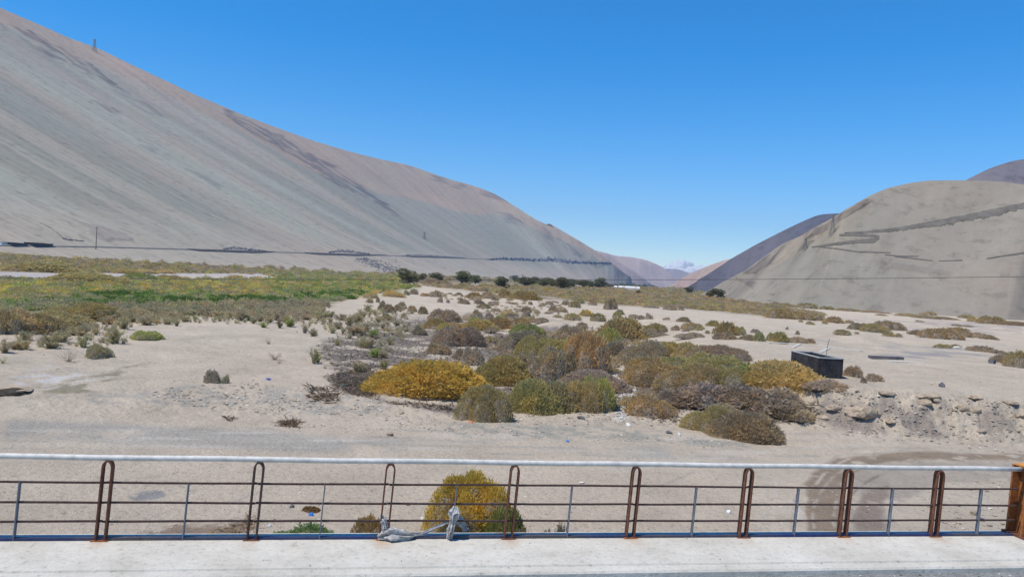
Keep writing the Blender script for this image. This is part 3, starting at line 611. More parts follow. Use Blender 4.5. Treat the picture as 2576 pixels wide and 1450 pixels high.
def dome_proto(n_, ln, seed, hz=.45, lump=.2, core=.84, tuft=.05, spread=.5, tail=.08):
    r2 = np.random.default_rng(seed)
    zz = r2.random(n_) ** .85; ph = r2.random(n_) * 2 * math.pi; rr = np.sqrt(1 - zz ** 2); d = np.stack([rr * np.cos(ph), rr * np.sin(ph), zz], -1)
    def R(d): return 1 + lump * n3(d, 1.7, seed) + lump * .55 * n3(d, 4.5, seed + 9)
    tf = n3(d, 11, seed + 20)
    dep = 1 - .22 * r2.random(n_) ** 2.0 + tuft * tf
    S_ = np.array([.5, .5, hz]); sk = 1 + .16 * (1 - zz) ** 2; P_ = d * S_ * (R(d) * dep)[:, None] * np.stack([sk, sk, 1 + 0 * sk], -1)
    dirs = unit(unit(d * np.array([1, 1, 1.2])) * .9 + np.array([0, 0, .35]) + r2.normal(size=(n_, 3)) * spread)
    L = ln * r2.uniform(.5, 1.25, n_) * (1 + (r2.random(n_) < tail) * 1.1)
    V, Q = sprigs(P_, dirs, L, L * .34, r2)
    nu_, nv_ = 22, 9; th = np.linspace(0, 2 * math.pi, nu_, endpoint=False); z2 = np.linspace(0, 1, nv_)
    D = np.array([[math.cos(t) * math.sqrt(1 - z * z), math.sin(t) * math.sqrt(1 - z * z), z] for z in z2 for t in th])
    C_ = D * S_ * (R(D) * core)[:, None]; C_[:, 2] -= .01
    CQ = np.array([[j * nu_ + i, j * nu_ + (i + 1) % nu_, (j + 1) * nu_ + (i + 1) % nu_, (j + 1) * nu_ + i] for j in range(nv_ - 1) for i in range(nu_)])
    return V, Q, C_, CQ
PROTO = {}
def pm(name, V, Q, m): return mesh_np(name, V, Q, [m])
for lod, n_, ln in ((0, 30000, .032), (1, 9000, .05), (2, 2600, .085), (3, 700, .15)):
    for k in range(4):
        V, Q, C_, CQ = dome_proto(n_, ln, 100 + k * 7, lump=.18) if k == 0 else lobed_proto(n_, ln, 100 + k * 7, (7, 7, 9, 6)[k])
        PROTO['dome', lod, k] = (pm('foliage', V, Q, m_leaf), pm('twig_core', C_, CQ, m_twig))
        if lod in (1, 2):      # thin twiggy kind: fewer, longer, finer
            V, Q, C_, CQ = lobed_proto(int(n_ * .8), ln * 1.25, 200 + k * 7, 6, core=.6, tuft=.14, spread=.45, tail=.25)
            PROTO['twiggy', lod, k] = (pm('foliage', V, Q, m_leaf), pm('twig_core', C_, CQ, m_twig))
def upright_proto(ns, nl, seed, ll, sparse=False):
    r2 = np.random.default_rng(seed); mb = MB(); B = []; Dr = []
    for i in range(ns):
        a = r2.random() * 6.283; rad = r2.random() ** .5 * (.42 if not sparse else .5); hh = r2.uniform(.55, 1.0) * (1 - rad * .5); st = np.array([math.cos(a), math.sin(a), 0]) * .05 * r2.random()
        hh = hh * (1 if i % 3 else r2.uniform(.35, .7)); tip = np.array([math.cos(a) * rad, math.sin(a) * rad, hh]); midp = st * .5 + tip * .5 + np.array([math.cos(a), math.sin(a), 0]) * (-.05) + r2.normal(size=3) * .03
        pts = [st, st * .3 + midp * .7, midp * .45 + tip * .55, tip]; mb.tube(pts, [.010, .008, .006, .003], 3, cap=False)
        t = r2.uniform(.06, 1.0, nl) ** .9; pp = np.array([np.interp(t, [0, .35, .6, 1], [p[j] for p in pts]) for j in range(3)]).T
        B.append(pp + r2.normal(size=(nl, 3)) * .035); Dr.append(unit(r2.normal(size=(nl, 3)) * .7 + np.array([math.cos(a) * .5, math.sin(a) * .5, .9])))
    B = np.concatenate(B); Dr = np.concatenate(Dr); L = ll * r2.uniform(.5, 1.2, len(B)); V, Q = sprigs(B, Dr, L, L * .3, r2)
    return V, Q, mb
for k in range(4):
    for lod, (ns, nl, ll) in enumerate(((60, 150, .06), (40, 60, .10), (22, 28, .17))):
        V, Q, mb = upright_proto(ns, nl, 300 + k, ll); PROTO['upright', lod, k] = (pm('foliage', V, Q, m_leaf), mesh_np('stems', mb.v, mb.f, [m_twig]))
    V, Q, mb = upright_proto(18, 14, 340 + k, .09, True); PROTO['sparse', 1, k] = (pm('foliage', V, Q, m_leaf), mesh_np('stems', mb.v, mb.f, [m_twig]))
def tree_proto(seed, n_=4200):
    r2 = np.random.default_rng(seed); mb = MB(); lobes = []
    for i in range(9):
        a = r2.random() * 6.283; rd = .27 * r2.random() ** .5; lobes.append((np.array([math.cos(a) * rd * 1.1, math.sin(a) * rd * 1.1, (.25, .3, .4, .5, .55, .6, .7, .78, .82)[i]]), r2.uniform(.17, .25)))
    mb.tube([(0, 0, -.03), (.01, 0, .15), (.0, .01, .35), (.02, 0, .6)], [.04, .03, .022, .01], 7)
    for c_, r_ in lobes: mb.tube([(0, 0, .12 + .2 * r2.random()), c_ * .55 + np.array([0, 0, .12]), c_], [.018, .012, .005], 5)
    B, Dr = [], []; per = n_ // 9
    for c_, r_ in lobes:
        d = unit(r2.normal(size=(per, 3))); rr = r_ * (1 - .45 * r2.random(per) ** 1.5) * (1 + .35 * n3(d, 3, seed)); B.append(c_ + d * rr[:, None] * np.array([1.1, 1.1, .8])); Dr.append(unit(d + r2.normal(size=(per, 3)) * .6 + np.array([0, 0, -.1])))
    B = np.concatenate(B); Dr = np.concatenate(Dr); k = B[:, 2] > .05; B, Dr = B[k], Dr[k]; L = .05 * r2.uniform(.6, 1.4, len(B)); V, Q = sprigs(B, Dr, L, L * .55, r2); return V, Q, mb
for k in range(4):
    V, Q, mb = tree_proto(400 + k); PROTO['tree', 1, k] = (pm('crown', V, Q, m_leaf), mesh_np('trunk', mb.v, mb.f, [m_bark]))

# colours (linear)
YE = (.56, .43, .12); OC = (.55, .42, .17); YO = (.54, .45, .21); OL = (.43, .38, .20); OB = (.44, .36, .21); OR = (.52, .38, .23)
BR = (.43, .355, .255); GY = (.43, .365, .29); PG = (.40, .335, .275); DG = (.20, .23, .11); GR = (.33, .39, .15); GG = (.42, .40, .26); GB = (.43, .38, .275); BG = (.43, .44, .17); TR = (.14, .155, .085); SG = (.47, .41, .34)
CN = {YE: 'bright ochre', OC: 'ochre', YO: 'yellowish', OL: 'olive', OB: 'olive brown', OR: 'rusty orange', BR: 'brown', GY: 'grey', PG: 'purplish grey', DG: 'dark green', GR: 'green', GG: 'grey green', GB: 'grey brown', BG: 'yellow green', TR: 'dark green', SG: 'silvery grey'}
ORD = ['', 'first', 'second', 'third', 'fourth', 'fifth', 'sixth', 'seventh', 'eighth', 'ninth', 'tenth', 'eleventh', 'twelfth', 'thirteenth', 'fourteenth', 'fifteenth', 'sixteenth', 'seventeenth', 'eighteenth', 'nineteenth', 'twentieth']
def plant(kind, px, py, wpx, hpx, color, name=None, k=None, depth=None, sink=.03, rot=None):
    p = hit(px, py); D = math.hypot(p[0], p[1]); W = wpx / F * D; dr = p[:2] / D
    if kind in ('dome', 'twiggy') and color != YE: hpx *= 1.12
    dep = W * (depth if depth else (.75 if kind in ('dome', 'twiggy') else .5)); c = p[:2] + dr * dep * .5; g = float(ground(c[0], c[1], False)); g = min(g, float(p[2]) + (.25 if kind in ('dome', 'twiggy') else .1)); Dc = D + dep * .5
    dtop = ray(px, py - hpx); topz = CAMZ + dtop[2] / math.hypot(dtop[0], dtop[1]) * Dc
    H = max(topz - g, .22 * hpx / F * D, .12); rw_ = wpx / 2.515
    if kind in ('dome', 'twiggy'):
        lod = 0 if rw_ > 55 else 1 if rw_ > 22 else 2 if rw_ > 9 else 3
        if kind == 'twiggy': lod = 1 if rw_ > 22 else 2
        sx, sy, sz = W / 1.04, dep / 1.04, H / .47
    elif kind == 'tree': lod = 1; sx, sy, sz = W / .80, W / .80, H * 1.3; sink = 0
    else:
        lod = 0 if rw_ > 20 else 1 if rw_ > 8 else 2
        if kind == 'sparse': lod = 1
        sx = sy = W / .72; sz = H / .93
    if k is None: k = int(rng.choice([0, 1, 2, 3], p=[.16, .28, .28, .28])) if kind == 'dome' else int(rng.integers(0, 4))
    me, me2 = PROTO[kind, lod, k]
    nm = name or {'dome': 'mounded_shrub', 'twiggy': 'twiggy_shrub', 'upright': 'upright_shrub', 'sparse': 'sparse_shrub', 'tree': 'tree'}[kind]
    root = empty(nm, (c[0], c[1], g - sink * H), -math.atan2(dr[0], dr[1]))
    a = new(me.name.split('.')[0], me, root); b_ = new(me2.name.split('.')[0], me2, root)
    r_ = rot if rot is not None else float(rng.random() * 6.28)
    if kind in ('dome', 'twiggy'): r_ = rng.choice([0, math.pi]) + rng.uniform(-.25, .25)
    for o in (a, b_): o.matrix_local = Matrix.Diagonal((sx, sy, sz, 1)) @ Matrix.Rotation(r_, 4, 'Z')
    j = rng.uniform(.88, 1.12) * rng.uniform(.96, 1.04, 3); a.color = (*(np.array(color) * j), 1)
    return root
USED = {}
def cluster(items, phrase, group, nouns=None, cat='shrub', conv=lambda x, y: (x, y), s=1.0):
    """items: (kind, x, ybase, w, h, colour[, size word]); names each by colour, size and rank from the left"""
    L = []
    for it in items:
        x, y = conv(it[1], it[2]); L.append((it[0], x, y, it[3] * s, it[4] * s, it[5]))
    L.sort(key=lambda q: q[1]); n_ = {}; tot = {}
    noun = {'dome': 'mounded shrub', 'twiggy': 'twiggy shrub', 'upright': 'upright shrub', 'sparse': 'sparse shrub', 'tree': 'bushy tree'}
    for q in L: tot[q[0], q[5]] = tot.get((q[0], q[5]), 0) + 1
    for q in L:
        key = (q[0], q[5]); n_[key] = n_.get(key, 0) + 1
        t = f"{CN[q[5]]} {noun[q[0]]}" + ('' if tot[key] == 1 else f", {ORD[n_[key]] if n_[key] < 21 else 'last'} such from left,") + f" {phrase}"
        if len(t.replace(',', '').split()) > 16: print('LONG', t)
        if t in USED: print('DUPLICATE', t)
        USED[t] = 1
        r = plant(*q, k=0 if q[5] == YE else None); tag(r, t, cat, group)
def cA(k): return lambda x, y: (k * 643.75 + x * .26634, 579.4 + y * .26634)
CK = .26634
# ------------------------------------------------------------------ shrubs one by one
U, G2, T, S_, D_, TT = 'upright', 'dome', 'twiggy', 'sparse', 'dome', 'tree'
cluster([(U,1080,1075,130,190,GG),(U,480,1120,140,170,GG),(U,235,1040,110,95,GG),(U,210,1130,120,100,GG),(U,40,1160,90,120,GB),(U,140,1130,90,90,GB),(U,785,1105,85,125,GG),
 (U,780,1000,100,130,GB),(U,905,970,70,100,GB),(S_,640,1240,110,120,GB),(S_,25,1255,60,80,GR),(S_,360,1065,50,90,GG),(U,430,1070,80,80,GB),(U,580,1060,120,130,GG),(S_,655,1085,60,70,GB),(U,690,990,90,90,GG)],
 'on pale sand beside the brown bank', 'upright shrubs on the sand beside the brown bank', conv=cA(0), s=CK)
cluster([(D_,930,1215,230,140,GG)], 'alone on open sand, dark at its foot', 'lone low bushes', conv=cA(0), s=CK)
cluster([(U,985,885,60,80,GG),(U,1035,890,80,90,GB),(U,1170,935,100,130,GG),(U,1235,865,90,90,GB),(U,1380,895,130,110,GB),(U,1475,875,70,80,GG),(U,1575,890,70,70,GG),(U,1670,905,50,90,GG),
 (U,1640,830,120,70,GB),(U,1740,860,80,60,GB),(U,1835,860,40,60,GR),(U,1790,800,110,60,GG),(U,1930,800,100,80,GB),(U,2060,820,110,70,GB),(S_,2150,885,50,50,GB),(U,2170,825,80,70,GB),(U,2270,850,120,100,GB),(U,2390,880,60,70,GG),(U,2340,855,40,60,GG)],
 'in the row topping the pale sand', 'upright shrubs along the top edge of the sand', conv=cA(0), s=CK)
cluster([(D_,1400,1040,300,85,BG)], 'spread flat on the sand behind the lone bush', 'lone low bushes', conv=cA(0), s=CK)
cluster([(T,2010,1448,150,110,SG),(D_,2130,1448,80,75,GG)], 'alone on sand above the track', 'pair of bushes alone above the track', conv=cA(0), s=CK)
cluster([(D_,150,985,700,215,OB),(D_,560,930,460,150,OL),(D_,800,870,600,170,OL),(D_,20,990,320,205,OB),(D_,420,985,360,175,OB),(D_,990,860,260,60,OB)], 'on the broad bank left of the sand', 'broad mounds of the brown bank', conv=cA(0), s=CK * 1.12)
cluster([(D_,400,396,500,85,OL),(D_,170,385,240,40,OR),(D_,820,503,600,98,OL),(D_,1320,470,310,66,GR),(D_,1620,476,280,52,OL),(D_,1180,408,260,40,YO),(D_,1370,408,220,38,YO),(D_,1570,408,180,34,YO),(D_,80,480,200,50,GY)],
 'beside the pale far gravel streak', 'mounds beside the far gravel streak', conv=cA(0), s=CK)
cluster([(D_,150,225,110,24,OB),(D_,320,240,160,20,BR),(D_,640,250,80,16,OB),(D_,720,258,90,26,BR),(D_,860,268,170,28,BR),(D_,980,275,150,32,BR),(D_,1130,280,130,18,OB),(D_,1300,290,240,28,OL),(D_,45,228,80,20,OR)],
 'in the hedge under the left hill', 'mounds at the foot of the left hill', conv=cA(0), s=CK)
cluster([(U,70,915,75,60,GR),(U,225,920,60,110,GB),(U,310,910,90,100,GR),(U,190,850,70,90,GB),(U,270,870,80,90,GB),(U,130,870,70,80,GG),(U,40,860,70,70,GB),(U,455,970,75,100,GB),(U,535,1000,80,80,GB),(S_,120,1075,60,75,GB),(S_,175,1225,110,100,GB),(S_,215,1260,50,55,SG),
 (U,540,1255,70,160,GG),(U,580,1245,60,100,GR),(S_,655,1310,60,60,GB),(S_,385,965,25,30,GB)], 'left of the dark litter patch', 'upright shrubs left of the litter patch', conv=cA(1), s=CK)
cluster([(U,475,845,100,60,GB),(U,620,835,130,80,GG),(U,700,820,80,70,GB),(U,350,800,60,60,GG),(U,275,780,60,60,GB),(U,560,790,90,70,GB),(U,420,780,90,60,GB),(U,110,800,60,50,GG)], 'where the thicket ends at the sand', 'upright shrubs where the thicket ends', conv=cA(1), s=CK)
cluster([(U,720,970,70,70,GG),(U,800,850,100,70,GB),(U,770,930,90,80,GB),(U,820,970,50,60,GG),(U,880,900,90,110,GB),(U,950,880,100,110,GB),(U,900,990,110,100,GB),(U,970,990,110,100,GB),(U,1040,960,90,90,GB),(U,1000,830,110,90,GB),(U,1060,770,70,80,GG),(U,1120,800,60,60,GG),
 (U,1110,1010,90,80,GR),(U,1010,1110,110,110,GG),(U,1080,1100,90,90,GB),(U,1130,1195,110,90,GR),(U,1200,1200,90,70,GB),(U,1160,870,60,60,GB),(U,700,870,40,50,GG)], 'in the thicket crossing the litter patch', 'upright shrubs of the long thicket', conv=cA(1), s=CK)
cluster([(U,1265,1080,70,80,GG),(U,1330,900,60,60,GB),(S_,1285,1170,40,90,GB),(U,1535,930,60,60,GG),(U,775,1090,75,80,GG),(U,965,1340,110,120,GG),(U,1210,1315,90,110,GG),(U,1140,970,50,50,GG),(U,1190,925,50,60,GB)], 'standing apart on the litter patch', 'upright shrubs apart on the litter patch', conv=cA(1), s=CK)
cluster([(T,1190,755,90,60,GB),(T,1260,780,130,75,GY),(T,1370,740,110,60,GY),(T,1480,770,100,50,GB),(T,1580,790,100,60,GB),(T,1230,850,150,60,GB),(T,1330,760,100,50,GB)], 'in the brush above the litter patch', 'twiggy brush above the litter patch', conv=cA(1), s=CK)
cluster([(D_,1070,685,75,40,OL),(D_,1150,680,40,42,OL),(T,1195,708,70,40,GY),(D_,1085,640,160,62,YO),(D_,1290,630,240,65,YO),(D_,1420,610,70,45,GG),(D_,1490,605,90,50,BR),(D_,1600,622,110,28,OR),(D_,1700,630,130,60,GY),(D_,1330,530,70,40,OL),(D_,1640,505,240,50,BR),(D_,1790,515,120,40,OB),(D_,1950,545,120,40,OL),
 (D_,1380,520,60,40,GG),(D_,1915,610,60,20,GY),(D_,1740,680,60,50,GB),(D_,1810,685,40,30,GY),(D_,2060,640,150,45,OB),(D_,2200,645,200,60,BR),(D_,2350,640,130,70,OB),(T,1970,695,130,38,GY),(T,2110,695,110,35,GY),(D_,2150,735,120,36,BR),(D_,2250,660,50,28,BR),(D_,2240,700,110,30,GY),(D_,2260,765,110,28,GY)],
 'on the rise before the dark trees', 'low mounds in front of the dark trees', conv=cA(1), s=CK)
cluster([(D_,1790,868,340,105,PG),(D_,1700,930,210,85,OB),(D_,1790,985,220,100,YO),(D_,2110,945,310,88,YO),(D_,1880,1100,560,170,PG),(T,1740,1170,260,90,GY),(D_,2085,835,110,75,GY),(D_,2200,850,90,60,GY),(D_,2070,878,130,52,BG),(D_,2310,935,270,95,OB),(D_,2330,850,170,45,BG),
 (T,2380,1140,260,95,PG),(T,2060,1275,240,140,SG),(T,1930,1225,180,90,GY),(D_,2190,1065,240,60,OB),(T,1540,990,160,70,PG),(D_,1850,930,200,60,OB),(T,2340,1110,160,60,GY)],
 'in the tangle behind the ochre dome', 'mounds of the tangle behind the bright ochre mound', conv=cA(1), s=CK * 1.08)
cluster([(D_,1080,1008,296,104,YE)], 'largest and most rounded, beside the pale track', 'big mounds at the track edge')
cluster([(D_,1265,972,140,72,YO),(D_,1232,968,80,44,YO),(D_,1218,1065,155,92,OB),(D_,1340,1042,140,80,OL),(D_,1400,1040,110,72,GG),(D_,1450,1042,140,82,OB),(D_,1505,1038,120,84,BG),(D_,1630,1052,138,58,OB),(D_,1790,1090,150,68,OL),(D_,1875,1112,165,72,BR),(D_,1330,1030,90,40,YO)],
 'in the front row beside the track', 'front row of mounds at the track edge', s=1.0)
cluster([(D_,1490,985,150,45,PG),(D_,1372,968,120,85,BR),(D_,1365,905,140,50,OL),(D_,1470,942,124,95,OR),(D_,1325,893,140,52,PG),(D_,1330,852,96,30,GR),(D_,1395,910,110,50,YO),(D_,1522,888,92,56,BG),(T,1548,905,64,40,PG),(D_,1310,960,70,60,BR),(D_,1410,955,80,60,OB),(D_,1440,860,90,34,PG),(D_,1565,860,110,50,OB)],
 'in the clump around the rusty one', 'mounds of the clump around the rusty orange one', s=1.1)
cluster([(D_,1640,975,170,70,OB),(D_,1745,1000,180,75,OB),(D_,1805,968,180,66,OL),(D_,1850,1000,150,70,OL),(D_,1965,1000,200,76,YO),(D_,1900,990,120,60,GR),(T,1770,1040,190,66,PG),(T,1950,1056,180,66,PG),(T,1870,1038,150,60,PG),(T,1700,1030,120,44,PG),(T,1820,1062,110,40,GY),(T,2010,1068,90,34,SG),(D_,1625,920,130,58,PG),(D_,1690,912,140,46,YO),(D_,1810,918,150,44,PG),(D_,1750,915,110,40,OB),(D_,1700,955,190,50,OL),(T,2085,998,120,36,SG),(T,1985,1062,90,28,GY)],
 'in the clump left of the tank', 'mounds of the large clump left of the tank', s=1.1)
cluster([(D_,130,655,290,78,OB),(D_,925,748,150,95,BR),(D_,590,728,125,60,OL),(D_,510,705,80,35,GY),(D_,640,690,95,45,OL),(D_,765,705,90,36,BR),(D_,350,702,95,32,GY),(D_,175,702,50,30,GY),(T,135,775,115,48,GY),(D_,145,812,80,48,GY),(D_,390,768,80,52,GY),(D_,500,776,50,24,GY),(D_,340,577,72,30,YE),(D_,1530,710,95,38,BG),(D_,1310,732,175,26,GY),(D_,1490,752,145,38,BR),(D_,1600,754,60,24,BR),
 (D_,570,852,195,66,OL),(D_,700,812,130,52,YO),(D_,810,862,160,76,OL),(D_,990,842,98,66,OL),(D_,1015,797,85,42,GG),(D_,1150,832,115,38,GY),(D_,1220,842,74,36,GY),(D_,1290,840,84,52,GY),(D_,1460,846,80,25,GY),(D_,1622,864,116,40,GY),(D_,430,826,100,28,OL)],
 'scattered on the pale middle ground', 'low mounds scattered on the pale middle ground', conv=cA(2), s=CK)
cluster([(D_,90,925,210,100,OB),(D_,270,885,210,62,GY),(D_,1080,985,340,138,OB),(D_,1330,982,340,105,OL),(D_,1330,1012,320,70,GY),(D_,1690,1028,310,66,GY),(D_,1700,945,230,72,OB),(D_,1900,906,115,48,OL),(D_,1545,946,92,50,GY),(D_,1760,945,80,30,OL),(D_,1845,975,50,28,GY),(D_,1630,957,60,24,GY),(D_,2020,985,200,100,OB),(D_,2130,992,155,78,OL),(D_,2300,970,95,36,GY),(D_,2330,1045,100,74,GG),(T,1960,1030,140,60,GY),(T,2060,1032,130,56,GY),(T,2230,1038,210,50,GY),(D_,1010,1050,170,105,OB),(D_,780,1010,260,60,OL),(D_,660,930,120,60,GY),(D_,500,1045,260,70,PG)],
 'in the belt behind the sandy heap', 'mounds of the belt behind the sandy heap', conv=cA(2), s=CK)
cluster([(D_,60,716,130,40,BR),(D_,180,722,190,34,OB),(D_,370,737,190,50,OL),(D_,545,747,150,30,OL),(D_,760,762,250,26,BR),(D_,1000,777,270,22,BR),(D_,1330,812,230,28,OB),(D_,1520,802,145,36,OB),(D_,1600,838,400,28,BR),(D_,1865,828,130,30,OL),(D_,1940,862,120,45,YO),(D_,2130,884,250,70,OB),(D_,2340,898,250,36,BR)],
 'in the line under the right hill', 'mounds along the foot of the right hill', conv=cA(3), s=CK)
cluster([(D_,90,832,280,100,OB),(D_,290,842,300,76,OB),(D_,430,850,180,70,BR),(D_,620,872,160,50,BR),(D_,765,878,90,30,BR),(D_,850,938,210,62,PG),(D_,1000,965,270,84,OB),(D_,1130,938,300,82,BR),(D_,700,990,155,52,OL),(D_,840,975,44,18,OL),(D_,1140,1002,84,36,OL),(D_,1232,1006,60,30,OL),(T,1400,985,170,42,GY),(D_,1640,1028,370,100,OB),(D_,1790,1004,240,88,OB),(D_,1970,1012,190,46,BR),(T,2090,1028,150,36,GY),
 (D_,30,1042,120,72,OL),(D_,110,1052,140,80,OL),(D_,260,1062,270,60,BR),(T,390,1066,100,40,GY),(D_,275,985,42,36,GY),(D_,180,936,30,26,GY),(D_,312,866,44,18,OL),(D_,395,888,85,30,OL),(D_,535,882,54,22,OL),(D_,1430,866,84,18,BR),(D_,1790,902,115,18,GY),(D_,1890,912,80,16,GY),(D_,1070,804,90,14,BR)],
 'on the plain behind the dark tank', 'mounds on the plain below the right hill', conv=cA(3), s=CK)
cluster([(D_,1640,1110,155,36,OL),(D_,1770,1106,84,28,BR),(D_,1920,1132,95,36,BR),(D_,2030,1146,200,46,PG),(T,2170,1168,150,34,GY),(D_,2200,1242,140,60,GY),(D_,2370,1295,240,150,OB)],
 'on the flat behind the rocky bank', 'mounds on the flat behind the rocky bank', conv=cA(3), s=CK)
cluster([(T,790,1385,170,90,GY),(T,1000,1425,170,65,SG),(T,900,1440,60,50,GY)], 'just right of the dark tank', 'twiggy bushes right of the tank', conv=cA(3), s=CK)
# trees
cluster([(TT,1440,520,175,125,TR),(TT,1560,478,90,58,TR),(TT,1690,476,125,62,TR),(TT,1940,508,185,100,TR),(TT,2070,505,110,66,TR),(TT,2310,548,150,90,TR),(TT,2441,480,85,45,TR)], 'in the cluster nearest the green field', 'big dark trees beyond the scrub', cat='tree', conv=cA(1), s=CK)
cluster([(TT,120,528,209,69,TR),(TT,230,505,128,54,TR),(TT,340,534,182,69,TR),(TT,460,562,155,96,TR),(TT,585,534,141,60,TR),(TT,665,548,128,65,TR),(TT,750,548,141,58,TR),(TT,840,548,141,79,TR),(TT,950,538,128,28,TR),(TT,290,530,110,52,TR),(TT,520,548,110,60,TR),(TT,700,546,100,50,TR),(TT,180,520,100,56,TR),(TT,400,545,121,63,TR)], 'in the row before the greenhouses', 'dark trees in the row before the greenhouses', cat='tree', conv=cA(2), s=CK)
cluster([(TT,1665,602,72,56,TR),(TT,1195,602,56,30,TR)], 'alone on the far scrub plain', 'lone trees on the scrub plain', cat='tree', conv=cA(2), s=CK)
cluster([(TT,1890,645,105,78,TR),(TT,1975,650,70,75,TR),(TT,2075,652,125,86,TR),(TT,1930,640,70,60,TR)], 'in the grove under the right hill', 'dark trees at the foot of the right hill', cat='tree', conv=cA(2), s=CK)

# ------------------------------------------------------------------ vegetation masses
def hits(x, y):
    x = np.asarray(x, float); y = np.asarray(y, float); d = fw[None] + RT[None] * ((x - CX) / F)[:, None] - UP[None] * ((y - CY) / F)[:, None]
    d /= np.linalg.norm(d, axis=1)[:, None]; t = np.geomspace(8, 9000, 420); out = np.full((len(x), 3), np.nan)
    for s0 in range(0, len(x), 1500):
        dd = d[s0:s0 + 1500]; P_ = t[None, :, None] * dd[:, None, :]; g = P_[..., 2] + CAMZ - ground(P_[..., 0], P_[..., 1], False)
        k = (g < 0).argmax(1); ok = g[np.arange(len(dd)), k] < 0; k = np.maximum(k, 1); i = np.arange(len(dd)); g0, g1 = g[i, k - 1], g[i, k]
        f = g0 / (g0 - g1 + 1e-9); p = P_[i, k - 1] + (P_[i, k] - P_[i, k - 1]) * f[:, None]; p[:, 2] += CAMZ; p[~ok] = np.nan; out[s0:s0 + 1500] = p
    return out
MP = {}
for k in range(4):
    MP['dome', k] = dome_proto(200, .13, 500 + k, lump=.3, core=.86)
    V, Q, mb = upright_proto(12, 16, 520 + k, .2); MP['upright', k] = (V, Q, None, None)
    V, Q, mb = tree_proto(540 + k, 200); MP['tree', k] = (V * np.array([1, 1, 1]), Q, None, None)
def mass(name, jobs, label, seed):
    r2 = np.random.default_rng(seed); VV, QQ, CC, MM = [], [], [], []; off = 0
    for (poly, n_, wr, hr_, pal, kind, patch) in jobs:
        pa = np.array(poly, float); x = r2.uniform(pa[:, 0].min(), pa[:, 0].max(), n_ * 3); y = r2.uniform(pa[:, 1].min(), pa[:, 1].max(), n_ * 3)
        m = inpoly(x + 8 * fbm(x / 25, y / 8, seed, 2), y + 2.5 * fbm(x / 20, y / 9, seed + 1, 2), poly); x, y = x[m][:n_], y[m][:n_]; P_ = hits(x, y); ok = ~np.isnan(P_[:, 0]); P_, x, y = P_[ok], x[ok], y[ok]
        D = np.hypot(P_[:, 0], P_[:, 1]); nz = fbm(P_[:, 0] / patch, P_[:, 1] / patch, seed + 3, 3)
        for i in range(len(P_)):
            w_ = r2.uniform(*wr) / F * D[i]; h_ = w_ * r2.uniform(*hr_)
            Vp, Q, C_, CQ = MP[kind, int(r2.integers(0, 4))]
            ci = int(np.clip((nz[i] * 1.1 + .5 + r2.normal() * .2) * len(pal), 0, len(pal) - 1)); col = np.array(pal[ci]) * r2.uniform(.82, 1.2)
            a = r2.random() * 6.28; ca, sa = math.cos(a), math.sin(a); Rm = np.array([[ca, sa, 0], [-sa, ca, 0], [0, 0, 1]])
            sc3 = np.array([w_, w_, h_ / .45 if kind == 'dome' else h_])
            base = np.array([P_[i, 0], P_[i, 1], P_[i, 2] - .08 * h_])
            VV.append((Vp @ Rm) * sc3 + base); QQ.append(Q + off); off += len(Vp); CC.append(np.tile(col, (len(Vp), 1)))
            if C_ is not None:
                VV.append((C_ @ Rm) * sc3 + base); QQ.append(CQ + off); off += len(C_); CC.append(np.tile(col * .8, (len(C_), 1)))
    me = mesh_np(name, np.concatenate(VV), np.concatenate(QQ), [m_leafa], cols=np.concatenate(CC)); o = new(name, me)
    return tag(o, label, kind='stuff')
# simplified core for the masses
for k in range(4):
    V, Q, C_, CQ = MP['dome', k]; keep = np.arange(len(CQ)); MP['dome', k] = (V, Q, C_, CQ)
FIELD = [(0, 702), (130, 706), (420, 702), (640, 701), (1000, 706), (1040, 722), (960, 735), (860, 748), (640, 752), (500, 748), (300, 742), (0, 762)]
mass('marsh_scrub', [(FIELD, 1900, (9, 26), (.22, .42), [GR, GG, GG, OL, OL, YO, GG, BG, (.58, .54, .17), YO, GG, (.52, .42, .2)], 'dome', 10),
 ([(0, 715), (640, 708), (1000, 712), (1000, 730), (640, 738), (0, 745)], 620, (8, 20), (.3, .5), [(.60, .54, .13), YO, (.58, .44, .12), BG], 'dome', 9),
 ([(640, 703), (1000, 707), (1050, 722), (900, 740), (700, 742)], 500, (8, 22), (.3, .5), [GR, (.2, .32, .09), BG, GR, OL, GR], 'dome', 10),
 ([(0, 640), (300, 652), (640, 672), (1000, 690), (1400, 706), (1400, 714), (1000, 700), (640, 682), (640, 689), (400, 684), (160, 688), (0, 680)], 1500, (7, 22), (.22, .42), [OB, BR, GY, OL, OL, YO, GG, BG, OB], 'dome', 30),
 ([(640, 684), (800, 686), (1000, 694), (1030, 702), (1000, 706), (700, 700)], 300, (8, 20), (.25, .4), [GR, BG, GG, OL], 'dome', 30)], 'green and yellow marsh scrub covering the left valley floor', 3)
mass('green_thicket', [([(0, 766), (120, 757), (220, 741), (300, 738), (480, 746), (640, 749), (800, 740), (900, 736), (930, 741), (860, 756), (700, 763), (500, 766), (250, 764), (110, 778), (0, 790)], 1100, (12, 30), (.24, .42), [(.14, .22, .07), (.11, .19, .055), (.17, .27, .08), GR, GG], 'dome', 9)], 'dense dark green thicket in a band across the marsh', 5)
